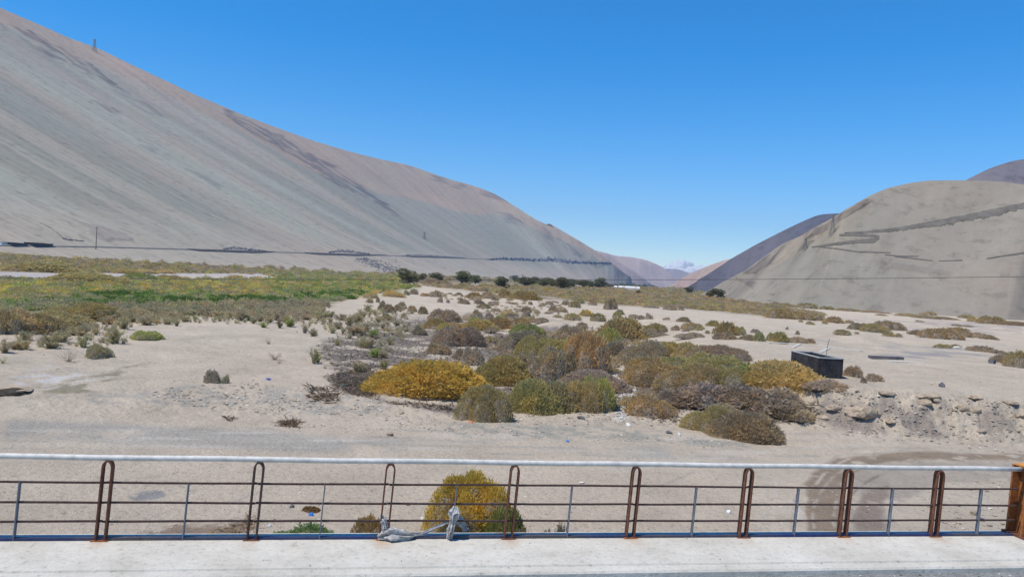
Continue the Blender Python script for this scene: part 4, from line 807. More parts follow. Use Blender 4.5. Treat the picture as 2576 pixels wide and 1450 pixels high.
mass('grey_brush', [([(270, 772), (420, 768), (640, 765), (820, 760), (830, 778), (790, 800), (700, 802), (640, 796), (560, 796), (430, 792), (300, 798)], 800, (12, 26), (.6, 1.1), [GG, GB, GG, GB, GY], 'upright', 8),
 ([(290, 798), (480, 792), (640, 796), (830, 790), (840, 835), (760, 815), (560, 812), (320, 825)], 190, (10, 20), (.8, 1.1), [GG, GB], 'upright', 8), ([(130, 800), (290, 800), (320, 870), (60, 880), (0, 880), (0, 860)], 90, (10, 24), (.8, 1.1), [GG, GB], 'upright', 8),
 ([(1180, 770), (1330, 770), (1420, 790), (1400, 800), (1200, 790)], 60, (8, 16), (.4, .7), [GB, GY], 'upright', 8),
 ([(860, 800), (1000, 770), (1040, 790), (1020, 850), (960, 900), (880, 860)], 160, (10, 22), (.6, 1.0), [GB, GG, GB], 'upright', 5)], 'grey green brush along the upper edge of the sand', 6)
mass('valley_scrub', [([(1035, 716), (1300, 720), (1460, 726), (1560, 722), (1700, 727), (1780, 740), (1850, 756), (2075, 790), (2060, 806), (1880, 789), (1700, 772), (1560, 766), (1450, 756), (1400, 745), (1200, 733)], 2300, (9, 26), (.18, .34), [GY, BR, OB, OL, OL, OB, OR, BR], 'dome', 16),
 ([(1620, 724), (1780, 730), (1840, 748), (1800, 752), (1700, 740)], 260, (8, 20), (.2, .35), [GG, OL, BG, GG], 'dome', 16),
 ([(1050, 735), (1200, 738), (1400, 760), (1440, 790), (1290, 790), (1150, 760)], 90, (6, 18), (.25, .45), [GY, BR, GB], 'dome', 6),
 ([(1080, 810), (1290, 790), (1560, 850), (1850, 890), (1900, 960), (1700, 1040), (1560, 1020), (1330, 960), (1240, 880), (1060, 850)], 240, (16, 40), (.26, .48), [GY, PG, BR, OB, PG, BR], 'dome', 3)], 'brown and olive scrub covering the middle of the valley floor', 7)
mass('distant_woodland', [([(1560, 717), (1640, 719), (1740, 722), (1850, 731), (1850, 736), (1740, 728), (1640, 724), (1560, 722)], 800, (8, 18), (.32, .5), [TR, (.12, .14, .085)], 'dome', 60)], 'dark line of distant woods across the mouth of the far valley', 8)
# dry twigs and litter
def litter():
    r2 = np.random.default_rng(8); V, Q, C = [], [], []
    jobs = [([(835, 850), (960, 800), (1100, 800), (1250, 840), (1290, 900), (960, 925), (930, 1000), (830, 975), (840, 925), (790, 880)], 5200, .35, [(.13, .10, .085), (.19, .15, .12), (.22, .19, .17)]),
            ([(820, 945), (935, 920), (950, 1010), (1140, 1020), (1160, 1040), (1000, 1020), (860, 985)], 2600, .3, [(.14, .11, .09), (.2, .16, .13)]),
            ([(770, 970), (840, 975), (850, 1010), (790, 1015)], 260, .5, [(.16, .12, .09), (.22, .17, .13)]), ([(690, 1060), (750, 1057), (755, 1075), (700, 1072)], 160, .4, [(.13, .1, .08), (.2, .15, .12)]),
            ([(560, 1050), (590, 1048), (592, 1056), (565, 1056)], 40, .3, [(.13, .1, .08)]), ([(550, 1325), (640, 1295), (645, 1350), (520, 1352)], 130, .22, [(.30, .22, .14), (.36, .28, .19)]),
            ([(1650, 1060), (1760, 1050), (2060, 1010), (2050, 1060), (1900, 1065), (1750, 1068)], 700, .5, [(.15, .12, .1), (.21, .18, .15)]),
            ([(1040, 800), (1560, 850), (1900, 900), (1700, 1050), (1150, 1010), (1250, 900)], 4200, .45, [(.14, .115, .1), (.2, .17, .145)])]
    off = 0
    for poly, n_, ln, pal in jobs:
        pa = np.array(poly, float); x = r2.uniform(pa[:, 0].min(), pa[:, 0].max(), n_ * 3); y = r2.uniform(pa[:, 1].min(), pa[:, 1].max(), n_ * 3); m = inpoly(x, y, poly); x, y = x[m][:n_], y[m][:n_]
        P_ = hits(x, y); P_[:, 2] = ground(P_[:, 0], P_[:, 1]); n2 = len(P_); d = unit(np.stack([r2.normal(size=n2), r2.normal(size=n2), np.abs(r2.normal(size=n2)) * .35], -1)); L = ln * r2.uniform(.3, 1.2, n2)
        Vq, Qq = sprigs(P_, d, L, L * .09 + .012, r2); V.append(Vq); Q.append(Qq + off); off += len(Vq); C.append(np.repeat(np.array(pal)[r2.integers(0, len(pal), n2)], 4, 0))
    tag(new('dry_litter', mesh_np('dry_litter', np.concatenate(V), np.concatenate(Q), [m_leafa], cols=np.concatenate(C))), 'dry twigs and plant litter strewn under and between the shrubs', kind='stuff')
litter()
# ------------------------------------------------------------------ stones
def rock_mesh(seed, sub=2, flat=.55, rough=.35):
    import bmesh
    bm = bmesh.new(); bmesh.ops.create_icosphere(bm, subdivisions=sub, radius=.5); co = np.array([v.co for v in bm.verts]); r2 = np.random.default_rng(seed)
    d = unit(co)
    for _ in range(9):          # flat facets
        n_ = unit(r2.normal(size=3)); c_ = r2.uniform(.62, .9); pr = d @ n_; k = pr * 1.0 > c_; co[k] *= (c_ / pr[k])[:, None]
    co = co * (1 + rough * .5 * n3(d, 2.6, seed))[:, None] * np.array([1, r2.uniform(.6, .95), flat])
    for v, c_ in zip(bm.verts, co): v.co = c_
    V = [tuple(v.co) for v in bm.verts]; Fs = [[v.index for v in f.verts] for f in bm.faces]; bm.free(); return np.array(V), np.array(Fs)
RK = [rock_mesh(600 + i, 3) for i in range(5)]; RKL = [rock_mesh(620 + i, 1, .6, .3) for i in range(6)]
def gravel():
    r2 = np.random.default_rng(12); V, Q, C = [], [], []; off = 0
    jobs = [([(370, 985), (480, 968), (640, 962), (840, 980), (1000, 1020), (900, 1050), (640, 1040), (420, 1015)], 1500, (.02, .16), 1), ([(950, 1040), (1150, 1045), (1230, 1070), (1500, 1085), (1850, 1110), (1880, 1130), (1500, 1108), (1150, 1092), (980, 1075)], 1500, (.02, .12), 1),
            ([(640, 1040), (960, 1060), (960, 1085), (700, 1070)], 300, (.02, .10), 1), ([(1280, 1038), (1560, 1040), (1700, 1055), (1720, 1070), (1500, 1070), (1290, 1068)], 600, (.03, .16), 1), ([(0, 1000), (2575, 1080), (2575, 1150), (0, 1150)], 500, (.02, .07), 1), ([(0, 1170), (2575, 1190), (2575, 1350), (0, 1370)], 1300, (.02, .075), 1),
            ([(2050, 985), (2200, 990), (2575, 1020), (2575, 1140), (2300, 1120), (2040, 1085)], 1300, (.03, .17), 0), ([(2330, 1220), (2570, 1200), (2570, 1340), (2340, 1345)], 160, (.04, .16), 0), ([(100, 860), (1000, 850), (820, 960), (100, 960)], 700, (.02, .09), 1), ([(1540, 930), (1610, 935), (1580, 1060), (1550, 1060)], 350, (.04, .2), 2), ([(2050, 860), (2575, 890), (2575, 1000), (2100, 970)], 300, (.02, .1), 1)]
    for poly, n_, sr, pt in jobs:
        pa = np.array(poly, float); x = r2.uniform(pa[:, 0].min(), pa[:, 0].max(), n_ * 3); y = r2.uniform(pa[:, 1].min(), pa[:, 1].max(), n_ * 3)
        m = inpoly(x, y, poly) & ((fbm(x / 40, y / 12, 40, 3) + r2.normal(size=len(x)) * .25) > -.05); x, y = x[m][:n_], y[m][:n_]; P_ = hits(x, y); P_[:, 2] = ground(P_[:, 0], P_[:, 1])
        for p in P_:
            s_ = sr[0] + (sr[1] - sr[0]) * r2.random() ** 3; Vp, Fp = RKL[int(r2.integers(0, 6))]; a = r2.random() * 6.28; ca, sa = math.cos(a), math.sin(a)
            VV = (Vp @ np.array([[ca, sa, 0], [-sa, ca, 0], [0, 0, 1]])) * s_ * np.array([1.3, 1, .8]) + p + np.array([0, 0, s_ * .12]); V.append(VV); Q.append(Fp + off); off += len(Vp)
            c_ = np.array([(.36, .30, .235), (.48, .42, .34), (.60, .56, .49), (.25, .205, .165)][int(r2.choice(4, p=((.5, .2, .05, .25), (.4, .35, .12, .13), (.1, .4, .5, 0))[pt]))]); C.append(np.tile(c_ * r2.uniform(.85, 1.15), (len(Vp), 1)))
    m, n, b = mat('gravel_mat', .9, .15); at = N(n, 'ShaderNodeAttribute', attribute_name='Col'); n.links.new(at.outputs[0], b.inputs['Base Color'])
    tag(new('gravel', mesh_np('gravel', np.concatenate(V), np.concatenate(Q), [m], cols=np.concatenate(C))), 'loose stones and gravel strewn along the track and banks', kind='stuff')
gravel()
def stone(px, py, wpx, hpx, label, m, kind='rock', group=None, cat='rock', k=0, rot=0, tilt=0, zs=1.0):
    p = hit(px, py); D = math.hypot(p[0], p[1]); W = wpx / F * D; H = hpx / F * D; V, Fs = RK[k % 5]
    o = new(kind, mesh_np(kind, V * np.array([W, W * .8, H / .5 * zs]) * (.68 if kind == 'boulder' else 1), Fs, [m])); o.location = (p[0], p[1], float(ground(p[0], p[1])) + H * (.06 if kind == 'boulder' else .25)); o.rotation_euler = (tilt, 0, rot); return tag(o, label, cat, group)
m_hollow_shade = simple('hollow_shade', (.06, .05, .04), .95, .1, 3, .6, 1.4, .02)  # very dark colour stands in for the shade inside the undercut
gb = 'slabs and boulders on the eroded bank'
for i, (x, y, w_, h_, l) in enumerate([(2165, 1045, 120, 50, 'broad hollowed boulder near the left end of the eroded bank'), (2335, 998, 84, 20, 'long tan slab overhanging the dark hollow near the bank top'), (2325, 1018, 60, 20, 'grey slab wedged under the long tan slab'), (2228, 990, 60, 16, 'broken tan slab at the left top of the bank'),
   (2450, 1000, 60, 16, 'tan slab on the bank top right of the dark hollow'), (2420, 1030, 40, 26, 'upright brown boulder in the middle of the bank'), (2455, 1035, 34, 22, 'pale angular boulder right of the upright brown one'), (2390, 1035, 18, 20, 'small pale block left of the upright brown boulder'), (2540, 1012, 56, 14, 'thin slab on the bank top toward the right edge'),
   (2452, 1055, 22, 12, 'dark boulder below the pale angular one'), (2468, 1088, 30, 12, 'flat pale stones stacked low on the bank'), (2240, 1062, 50, 12, 'low brown slab below the hollowed boulder'), (2290, 1035, 24, 12, 'small slab left of the wedged grey slab'), (2355, 1012, 30, 14, 'dark block inside the hollow at the bank top'), (2560, 1040, 40, 24, 'brown boulder by the right edge of the bank'), (2095, 1030, 60, 26, 'earthy lump at the left end of the bank'), (2070, 1052, 50, 20, 'small earthy lump below the larger lump at the bank end')]):
    stone(x, y, w_, h_, l, m_rock, 'boulder', gb, 'boulder', i, rng.uniform(-.5, .5), rng.uniform(-.2, .2))
for (x, y, w_, h_, l, m, k) in [(2368, 970, 24, 12, 'dark rock alone on the smooth flat above the bank', m_rockd, 1), (333, 1069, 8, 4, 'tiny dark rock', m_rockd, 2), (979, 1093, 28, 10, 'brown rock lying at the far edge of the smooth track', m_rock, 3), (1322, 958, 12, 8, 'little stone', m_rock, 0), (1337, 1090, 22, 9, 'dark flat rock', m_rock, 1)][:1] + [(979, 1093, 28, 10, 'brown rock lying at the far edge of the smooth track', m_rock, 3), (1010, 1040, 16, 8, 'small brown rock in the stony strip below the big ochre mound', m_rock, 4), (1462, 1052, 30, 9, 'dark flat rock just below the front row of mounds', m_rockd, 0),
   (1580, 1072, 22, 12, 'white stone lying alone in the gap below the sandy path', m_white, 2), (1682, 1090, 22, 10, 'dark grey rock at the left foot of the olive mound by the track', m_rockd, 1), (1708, 1096, 14, 9, 'white stone beside the dark grey rock', m_white, 0), (1580, 853, 18, 16, 'squarish dark stone block standing at the edge of the clearing', m_rockd, 4),
   (1025, 1270, 14, 10, 'grey stone seen between the middle railing bars', m_rock, 1), (1066, 1308, 20, 14, 'white block seen behind the railing left of the tangled plastic', m_white, 3), (1296, 1330, 40, 22, 'pale broken concrete lump just behind the deck edge', m_white, 1),
   (734, 1275, 14, 9, 'dark stone behind the railing above the green weed', m_rockd, 0), (678, 1322, 16, 8, 'pale flat stone behind the railing left of the green weed', m_white, 2), (2448, 1292, 18, 12, 'grey round stone behind the railing near its right end', m_rock, 3), (2468, 1308, 12, 10, 'dark stone below the grey round one near the railing end', m_rockd, 2), (1461, 1215, 16, 7, 'pale flat stone on the track behind the top railing bar', m_white, 4), (24, 990, 84, 17, 'dark lump painted as the shade under an earth lip at the left edge', m_hollow_shade, 2), (34, 981, 100, 9, 'tan earth lip overhanging the painted dark shade at the left edge', m_rock, 3)]:
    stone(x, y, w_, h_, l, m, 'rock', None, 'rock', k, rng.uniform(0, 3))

# ------------------------------------------------------------------ the dark tank and slabs on the flat
m_tank, n, b = mat('stained_concrete', .9, .2); v = objpos(n); a1 = noise(n, 3, 6, .7, v); mp = N(n, 'ShaderNodeMapping'); mp.inputs['Scale'].default_value = (6, 6, .7); n.links.new(v, mp.inputs[0]); a2 = noise(n, 1, 5, .7, mp.outputs[0])
c = mix(n, 1, ramp(n, a1.outputs[0], [(.35, (.02, .02, .026)), (.6, (.05, .047, .048)), (.75, (.11, .10, .09))]).outputs[0], ramp(n, a2.outputs[0], [(.3, .55), (.65, 1.3)]).outputs[0], 'MULTIPLY'); n.links.new(c, b.inputs['Base Color']); bump(n, b, a1.outputs[0], .02)
m_rim = simple('weathered_rim', (.36, .36, .35), .85, .2, 8)
def tank():
    Fp = hit(2056, 948)[:2]; Lp = hit(1982, 927)[:2]; Rp = hit(2094, 944)[:2]
    e1 = Lp - Fp; e2 = Rp - Fp; e2 = e2 - e1 * (e1 @ e2) / (e1 @ e1); a_, b_ = np.linalg.norm(e1), np.linalg.norm(e2); e1 /= a_; e2 /= b_; a_ *= .92; b_ = min(max(b_, .9), 1.5)
    H = 49 / F * np.linalg.norm(Fp); z = float(ground(*Fp, False)) - .05; root = empty('concrete_tank', (*(Fp + e1 * a_ / 2 + e2 * b_ / 2), z)); O = np.array([*(Fp + e1 * a_ / 2 + e2 * b_ / 2)])
    tag(root, 'open topped dark stained concrete tank standing on the flat', 'tank'); t = .12
    def bx(mb, s0, s1, r0, r1, z0, z1):
        c_ = Fp + e1 * (s0 + s1) / 2 + e2 * (r0 + r1) / 2 - O; mb.box((c_[0], c_[1], (z0 + z1) / 2), s1 - s0, r1 - r0, z1 - z0, ex=(*e1, 0))
    for (s0, s1, r0, r1) in ((0, a_, 0, t), (0, a_, b_ - t, b_), (0, t, t, b_ - t), (a_ - t, a_, t, b_ - t)):
        mb = MB(); bx(mb, s0, s1, r0, r1, -.2, H - .05); mb.build('wall', m_tank, root)
    mb = MB(); bx(mb, t, a_ - t, t, b_ - t, -.1, .12); mb.build('floor_slab', m_tank, root)
    mb = MB()
    for (s0, s1, r0, r1) in ((-.02, a_ + .02, -.02, t), (-.02, a_ + .02, b_ - t, b_ + .02), (-.02, t, t, b_ - t), (a_ - t, a_ + .02, t, b_ - t)): bx(mb, s0, s1, r0, r1, H - .05, H)
    mb.build('rim', m_rim, root)
    mb = MB(); q = Fp + e1 * a_ * .5 + e2 * (b_ - .1) - O; mb.tube([(q[0], q[1], H - .1), (q[0] + .03, q[1], H + .4), (q[0] + .12, q[1], H + .85)], .011, 6); mb.build('rod', m_tank, root)
tank()
def strip(px0, py0, px1, py1, wd, hh, m, name, label, group=None, cat='slab'):
    a_ = hit(px0, py0); b_ = hit(px1, py1); mid = (a_ + b_) / 2; d = b_ - a_; mb = MB(); z = float(ground(mid[0], mid[1], False)); sl_ = (float(ground(b_[0], b_[1], False)) - float(ground(a_[0], a_[1], False)))
    mb.box((0, 0, 0), np.linalg.norm(d[:2]), wd, hh, ex=(d[0], d[1], sl_)); o = mb.build(name, m); o.location = (mid[0], mid[1], z + hh * .35); return tag(o, label, cat, group)
fs = 'old concrete foundation strips behind the tank'
def k3(x, y): return 1931.25 + x * .26634, 579.4 + y * .26634
m_slab = simple('bleached_concrete', (.52, .485, .43), .9, .1, 4, .7, 1.1, .01)
for (a_, b_, w_, l) in [((225, 1106), (300, 1074), .35, 'short white foundation strip pointing away, left above the tank'), ((490, 1147), (585, 1103), .35, 'white foundation strip pointing away, right above the tank'), ((470, 1082), (880, 1141), .5, 'longest white foundation strip running sideways behind the tank'), ((0, 1064), (180, 1068), .3, 'faint white strip at the back of the clearing left of the tank')]:
    strip(*k3(*a_), *k3(*b_), w_ * .8, .07, m_slab, 'foundation_strip', l, fs)
strip(*k3(960, 1205), *k3(1265, 1218), .5, .22, m_rockd, 'dark_strip', 'long dark strip painted as the shadowed edge of a hole right of the tank', None, 'beam')  # dark bar laid in as the shadow at a hole's edge
strip(*k3(1110, 1232), *k3(1480, 1249), .6, .06, m_slab, 'concrete_slab', 'thin white slab lying in front of the long dark shade strip', None)
strip(*k3(2090, 1252), *k3(2140, 1258), .5, .3, m_rockd, 'dark_strip', 'short dark block lying on the sand near the right edge', None, 'beam')
stone(*k3(1785, 1110), 16, 5, 'white stone beside the low bushes on the right flat', m_white, 'rock', None, 'rock', 1)
stone(2370, 1036, 1, 1, 'tiny chip', m_white) if False else None

# ------------------------------------------------------------------ bridge deck and railing
ZB = CAMZ - 3.354
def onplane(x, y, z):
    d = ray(x, y); t = (z - CAMZ) / d[2]; return np.array([0, 0, CAMZ]) + d * t
PL, PR = onplane(30, 1358, ZB), onplane(2535, 1345, ZB)
E = PR - PL; LEN = np.linalg.norm(E); E /= LEN; NR = np.array([E[1], -E[0], 0])     # toward the road
def along(x):
    lo, hi = -6.0, LEN + 8
    for _ in range(50):
        m_ = (lo + hi) / 2; px, _, _ = proj(PL + E * m_)
        if px < x: lo = m_
        else: hi = m_
    return lo
m_conc, n, b = mat('painted_concrete', .85, .2); v = pos(n); a1 = noise(n, 1.2, 6, .65, v); a2 = noise(n, 14, 6, .7, v); a3 = noise(n, 60, 3, .6, v)
c = ramp(n, a1.outputs[0], [(.3, (.45, .415, .35)), (.5, (.54, .505, .435)), (.7, (.61, .575, .505))]).outputs[0]
c = mix(n, 1, c, ramp(n, a2.outputs[0], [(.30, .55), (.42, .95), (.7, 1.06)]).outputs[0], 'MULTIPLY'); c = mix(n, .8, c, ramp(n, a3.outputs[0], [(.3, .86), (.6, 1.04)]).outputs[0], 'MULTIPLY')
KERBMAT = (n, b, c, a2, v); bump(n, b, a2.outputs[0], .012)
m_asph, n, b = mat('asphalt', .9, .25); v = pos(n); a1 = noise(n, 50, 5, .7, v); a2 = noise(n, 2.5, 5, .6, v)
c = mix(n, 1, ramp(n, a1.outputs[0], [(.35, (.10, .10, .098)), (.5, (.21, .208, .20)), (.72, (.36, .35, .335))]).outputs[0], ramp(n, a2.outputs[0], [(.3, .75), (.7, 1.2)]).outputs[0], 'MULTIPLY'); n.links.new(c, b.inputs['Base Color']); bump(n, b, a1.outputs[0], .01)
def prism(name, sect, m, s0=-14, s1=None, parent=None, jag=0, kind='structure'):
    """sect: closed outline (offset toward the road, height above the rail foot) swept along the bridge"""
    s1 = LEN + 14 if s1 is None else s1; ns = 160 if jag else 2; ss_ = np.linspace(s0, s1, ns); V = []; k = len(sect); Fs = []
    for s_ in ss_:
        j = jag * float(fbm(np.array(s_ * 1.3), np.array(.5), 9, 4))
        for i, (o_, h_) in enumerate(sect): V.append(PL + E * s_ + NR * (o_ + (j if o_ > .5 else 0)) + np.array([0, 0, h_]))
    for a_ in range(ns - 1):
        for i in range(k): Fs.append([a_ * k + i, (a_ + 1) * k + i, (a_ + 1) * k + (i + 1) % k, a_ * k + (i + 1) % k])
    Fs.append(list(range(k))); Fs.append([(ns - 1) * k + i for i in range(k)][::-1])
    o = new(name, mesh_np(name, V, Fs, [m])); return tag(o, kind=kind)
e0 = onplane(40, 1440, ZB); e1_ = onplane(2560, 1407, ZB)
def offn(p): return float((p - PL) @ NR)
KW = offn(onplane(2400, 1422, ZB)); KL = offn(onplane(2400, 1407, ZB)); print('kerb', KW, KL, LEN)
prism('bridge_kerb', [(-.22, -.45), (-.22, -.012), (-.21, 0), (KL, 0), (KL + .012, -.02), (KL + .03, -.02), (KL + .05, -.012), (KW - .02, -.012), (KW, -.035), (KW + .004, -.16), (.2, -.45)], m_conc, jag=.012)
prism('road', [(.15, -.95), (.15, -.47), (KW - .05, -.47), (KW - .05, -.09), (KW + 9, -.14), (KW + 9, -.95)], m_asph)
# grit along the kerb foot
def grit():
    r2 = np.random.default_rng(3); V, Q, C = [], [], []; off = 0
    for i in range(520):
        s_ = r2.uniform(3, LEN + 2); o_ = KW + .03 + abs(r2.normal()) * .18; sz = .008 + .035 * r2.random() ** 3
        if i > 380: o_ = r2.uniform(.05, KW); sz *= .55
        p = PL + E * s_ + NR * o_ + np.array([0, 0, -.085 if i <= 380 else 0.004]); Vp, Fp = RKL[i % 6]; V.append(Vp * sz + p); Q.append(Fp + off); off += len(Vp); C.append(np.tile(np.array([(.3, .29, .27), (.5, .49, .46), (.12, .11, .1)][i % 3]), (len(Vp), 1)))
    tag(new('grit', mesh_np('grit', np.concatenate(V), np.concatenate(Q), [bpy.data.materials['gravel_mat']], cols=np.concatenate(C))), 'grit scattered on the road beside the white kerb', kind='stuff')
grit()
m_paint = simple('white_handrail_paint', (.62, .595, .545), .6, .3, 9, .72, 1.1, .002)
m_rust = simple('rusted_steel', (.135, .055, .032), .85, .3, 18, .5, 1.6, .003); m_rustd = simple('dark_rusted_steel', (.075, .045, .036), .85, .3, 18, .6, 1.5, .002)
m_grey = simple('grey_paint', (.15, .16, .185), .7, .3, 15, .7, 1.25, .001); m_rusto = simple('orange_rust', (.26, .095, .03), .85, .3, 14, .55, 1.5, .003); m_cap = simple('orange_cap', (.55, .24, .07), .7, .3, 14, .7, 1.2, .002)
m_blue, n, b = mat('mottled_blue', .6, .3); v = pos(n); a1 = noise(n, .55, 5, .6, v); a2 = noise(n, 20, 4, .6, v)  # patchy tone from brown grey to dark blue along the bar
c = mix(n, 1, ramp(n, a1.outputs[0], [(.38, (.085, .075, .08)), (.50, (.035, .045, .10)), (.64, (.02, .035, .13))]).outputs[0], ramp(n, a2.outputs[0], [(.3, .75), (.7, 1.2)]).outputs[0], 'MULTIPLY'); n.links.new(c, b.inputs['Base Color'])
HR = .95; LEAN = math.tan(math.radians(2.9)); Z3 = np.array([0, 0, 1.0])
def rp(s_, h_, o_=0): return PL + E * (s_ + h_ * LEAN) + NR * o_ + Z3 * h_
railing = empty('bridge_railing', tuple(PL + E * LEN / 2)); tag(railing, 'long bridge railing with white handrail and rusty hairpin posts', 'railing'); RO = np.array(railing.location)
def rbuild(mb, name, m, smooth=False): mb.v = [tuple(np.array(p) - RO) for p in mb.v]; return mb.build(name, m, railing, smooth)
SEND = along(2546)
mb = MB(); hp = [rp(s_, HR + .030) - E * HR * LEAN for s_ in np.linspace(-14, SEND + .1, 40)]; hp = [p + Z3 * .004 * math.sin(i * 1.7) for i, p in enumerate(hp)]; mb.tube(hp, .034, 14); rbuild(mb, 'handrail', m_paint, True)
posts = [along(x) for x in (253, 641 - 8, 964, 1277, 1583, 1866, 2117, 2346)]; sp = posts[1] - posts[0]; posts = [posts[0] - 3 * sp, posts[0] - 2 * sp, posts[0] - sp] + posts; print('posts', [round(p, 2) for p in posts])
# rust washed down from the post feet onto the concrete
n, b, c, a2, v = KERBMAT
def dotn(vec, off):
    x = N(n, 'ShaderNodeVectorMath', operation='DOT_PRODUCT'); n.links.new(v, x.inputs[0]); x.inputs[1].default_value = tuple(vec); y = N(n, 'ShaderNodeMath', operation='SUBTRACT'); n.links.new(x.outputs['Value'], y.inputs[0]); y.inputs[1].default_value = off; return y.outputs[0]
sA = dotn(E, float(PL @ E)); wob_ = noise(n, 5, 4, .6, v); ad = N(n, 'ShaderNodeMath', operation='MULTIPLY_ADD'); n.links.new(wob_.outputs[0], ad.inputs[0]); ad.inputs[1].default_value = .28; n.links.new(sA, ad.inputs[2])
sc_ = N(n, 'ShaderNodeMath', operation='DIVIDE'); n.links.new(ad.outputs[0], sc_.inputs[0]); sc_.inputs[1].default_value = LEN + 1
st = [(0.0, 0.0)]
for s_ in posts[3:]:
    q = (s_ + .14) / (LEN + 1); k_ = .17 / (LEN + 1); st += [(max(q - k_, .001), 0.0), (q, rng.uniform(.35, .8)), (q + k_, 0.0)]
rA = ramp(n, sc_.outputs[0], st); oA = dotn(NR, float(PL @ NR)); rB = ramp(n, oA, [(0, 1.0), (.10, .8), (.42, 0.0)])
mu = N(n, 'ShaderNodeMath', operation='MULTIPLY'); n.links.new(rA.outputs[0], mu.inputs[0]); n.links.new(rB.outputs[0], mu.inputs[1])
n.links.new(mix(n, mu.outputs[0], c, (.40, .235, .12)), b.inputs['Base Color'])
for i, s_ in enumerate(posts):
    g = .052; pts = [rp(s_ - g, 0)] + [rp(s_ - g, HR - .09)] + [rp(s_, HR - .09) + E * (-g * math.cos(a_)) + Z3 * .085 * math.sin(a_) for a_ in np.linspace(.15, math.pi - .15, 9)] + [rp(s_ + g, HR - .09), rp(s_ + g, 0)]
    mb = MB(); mb.sweep(pts, NR, .085, .019); rbuild(mb, 'hairpin_post', m_rust if i not in (4,) else m_rustd)
    mb = MB(); mb.box(rp(s_, .004) - E * 0, .19, .13, .010, ex=E); rbuild(mb, 'base_plate', m_rusto if i % 2 else m_rust)
HB = [.722, .468, .235]
ends = posts + [SEND + .06]
for i in range(len(ends) - 1):
    a_ = ends[i] + .052 - .05; b_ = ends[i + 1] - .052 + (.05 if i < len(ends) - 2 else 0)
    for h_ in HB:
        hh = h_ * HR; mb = MB(); pp = [rp(s_, hh) + Z3 * .004 * math.sin(3.1 * t + i + h_ * 9) for t, s_ in zip(np.linspace(0, 1, 6), np.linspace(a_, b_, 6))]; mb.sweep(pp, NR, .022, .022); rbuild(mb, 'crossbar', m_rustd)
for x in (35, 460, 803, 1135, 1425, 1738, 1995, 2232, 2455):
    s_ = along(x); mb = MB(); mb.sweep([rp(s_, 0), rp(s_, HB[0] * HR)], NR, .055, .013); rbuild(mb, 'baluster', m_grey)
mb = MB(); pp = [PL + E * s_ + Z3 * (.016 + .004 * math.sin(s_ * 1.3)) - NR * .0 for s_ in np.linspace(-14, SEND, 60)]; mb.sweep(pp, NR, .05, .034); rbuild(mb, 'bottom_bar', m_blue)
# rusty end post: an I-section with rounded cap
ep = empty('end_post', tuple(rp(SEND + .16, 0, .0) )); tag(ep, 'thick rusty steel post with orange rounded cap ending the railing', 'post')
def lb(mb, name, m, org, parent): mb.v = [tuple(np.array(p) - org) for p in mb.v]; return mb.build(name, m, parent)
eo = np.array(ep.location); mb = MB(); L3 = LEAN
def eb(mb, s_, o_, ws, wo, h0, h1):
    V = []
    for h_ in (h0, h1):
        for (a_, b_) in ((-1, -1), (1, -1), (1, 1), (-1, 1)): V.append(eo + E * (s_ + a_ * ws / 2 + h_ * L3) + NR * (o_ + b_ * wo / 2) + Z3 * h_)
    mb.add(V, [(3, 2, 1, 0), (4, 5, 6, 7), (0, 1, 5, 4), (1, 2, 6, 5), (2, 3, 7, 6), (3, 0, 4, 7)])
eb(mb, 0, .13, .30, .03, 0, 1.02); eb(mb, 0, -.13, .30, .03, 0, 1.02); eb(mb, 0, 0, .03, .23, 0, 1.02); lb(mb, 'steel_section', m_rusto, eo, ep)
mb = MB(); eb(mb, .02, 0, .38, .40, -.0, .03); lb(mb, 'base_plate', m_rust, eo, ep)
mb = MB(); c_ = eo + E * 1.02 * L3 + Z3 * 1.02; mb.tube([c_ - E * .14, c_ - E * .13 + Z3 * .0, c_ + E * .13, c_ + E * .14], [.03, .05, .05, .03], 12); eb(mb, 0, 0, .30, .24, 1.022, 1.045); lb(mb, 'cap', m_cap, eo, ep)

# plastic sheeting caught on the railing
m_plas, n, b = mat('dirty_plastic', .55, .4); v = objpos(n); a1 = noise(n, 9, 6, .7, v); n.links.new(ramp(n, a1.outputs[0], [(.3, (.16, .155, .15)), (.5, (.36, .35, .34)), (.7, (.60, .60, .59))]).outputs[0], b.inputs['Base Color']); bump(n, b, a1.outputs[0], .02)
def rag(name, label, curve, rads, seed, flat=.7):
    """crumpled sheet gathered along a curve"""
    ns, nk = 60, 40; cv = np.array(curve, float); L = np.linspace(0, 1, len(cv)); t = np.linspace(0, 1, ns); P_ = np.array([np.interp(t, L, cv[:, j]) for j in range(3)]).T; R_ = np.interp(t, L, rads); V = []; Fs = []
    for i in range(ns):
        d = P_[min(i + 1, ns - 1)] - P_[max(0, i - 1)]; d /= np.linalg.norm(d); a_ = np.cross(d, [0, .3, 1.0]); a_ /= np.linalg.norm(a_); b_ = np.cross(d, a_)
        for k in range(nk):
            th = 2 * math.pi * k / nk; fold = 1 + .45 * math.sin(th * 5 + 4 * t[i] + seed) + .3 * math.sin(th * 9 + seed * 2 - 7 * t[i]) + .7 * float(fbm(np.array(t[i] * 6 + seed), np.array(math.cos(th) * 1.4 + math.sin(th) * 2.1), seed, 3))
            V.append(P_[i] + (a_ * math.cos(th) * flat + b_ * math.sin(th)) * R_[i] * fold)
    for i in range(ns - 1):
        for k in range(nk): Fs.append([i * nk + k, i * nk + (k + 1) % nk, (i + 1) * nk + (k + 1) % nk, (i + 1) * nk + k])
    me = mesh_np(name, V, Fs, [m_plas]); return new(name, me)
def rr(x, h_, o_=0.0): return PL + E * along(x) + Z3 * h_ + NR * o_
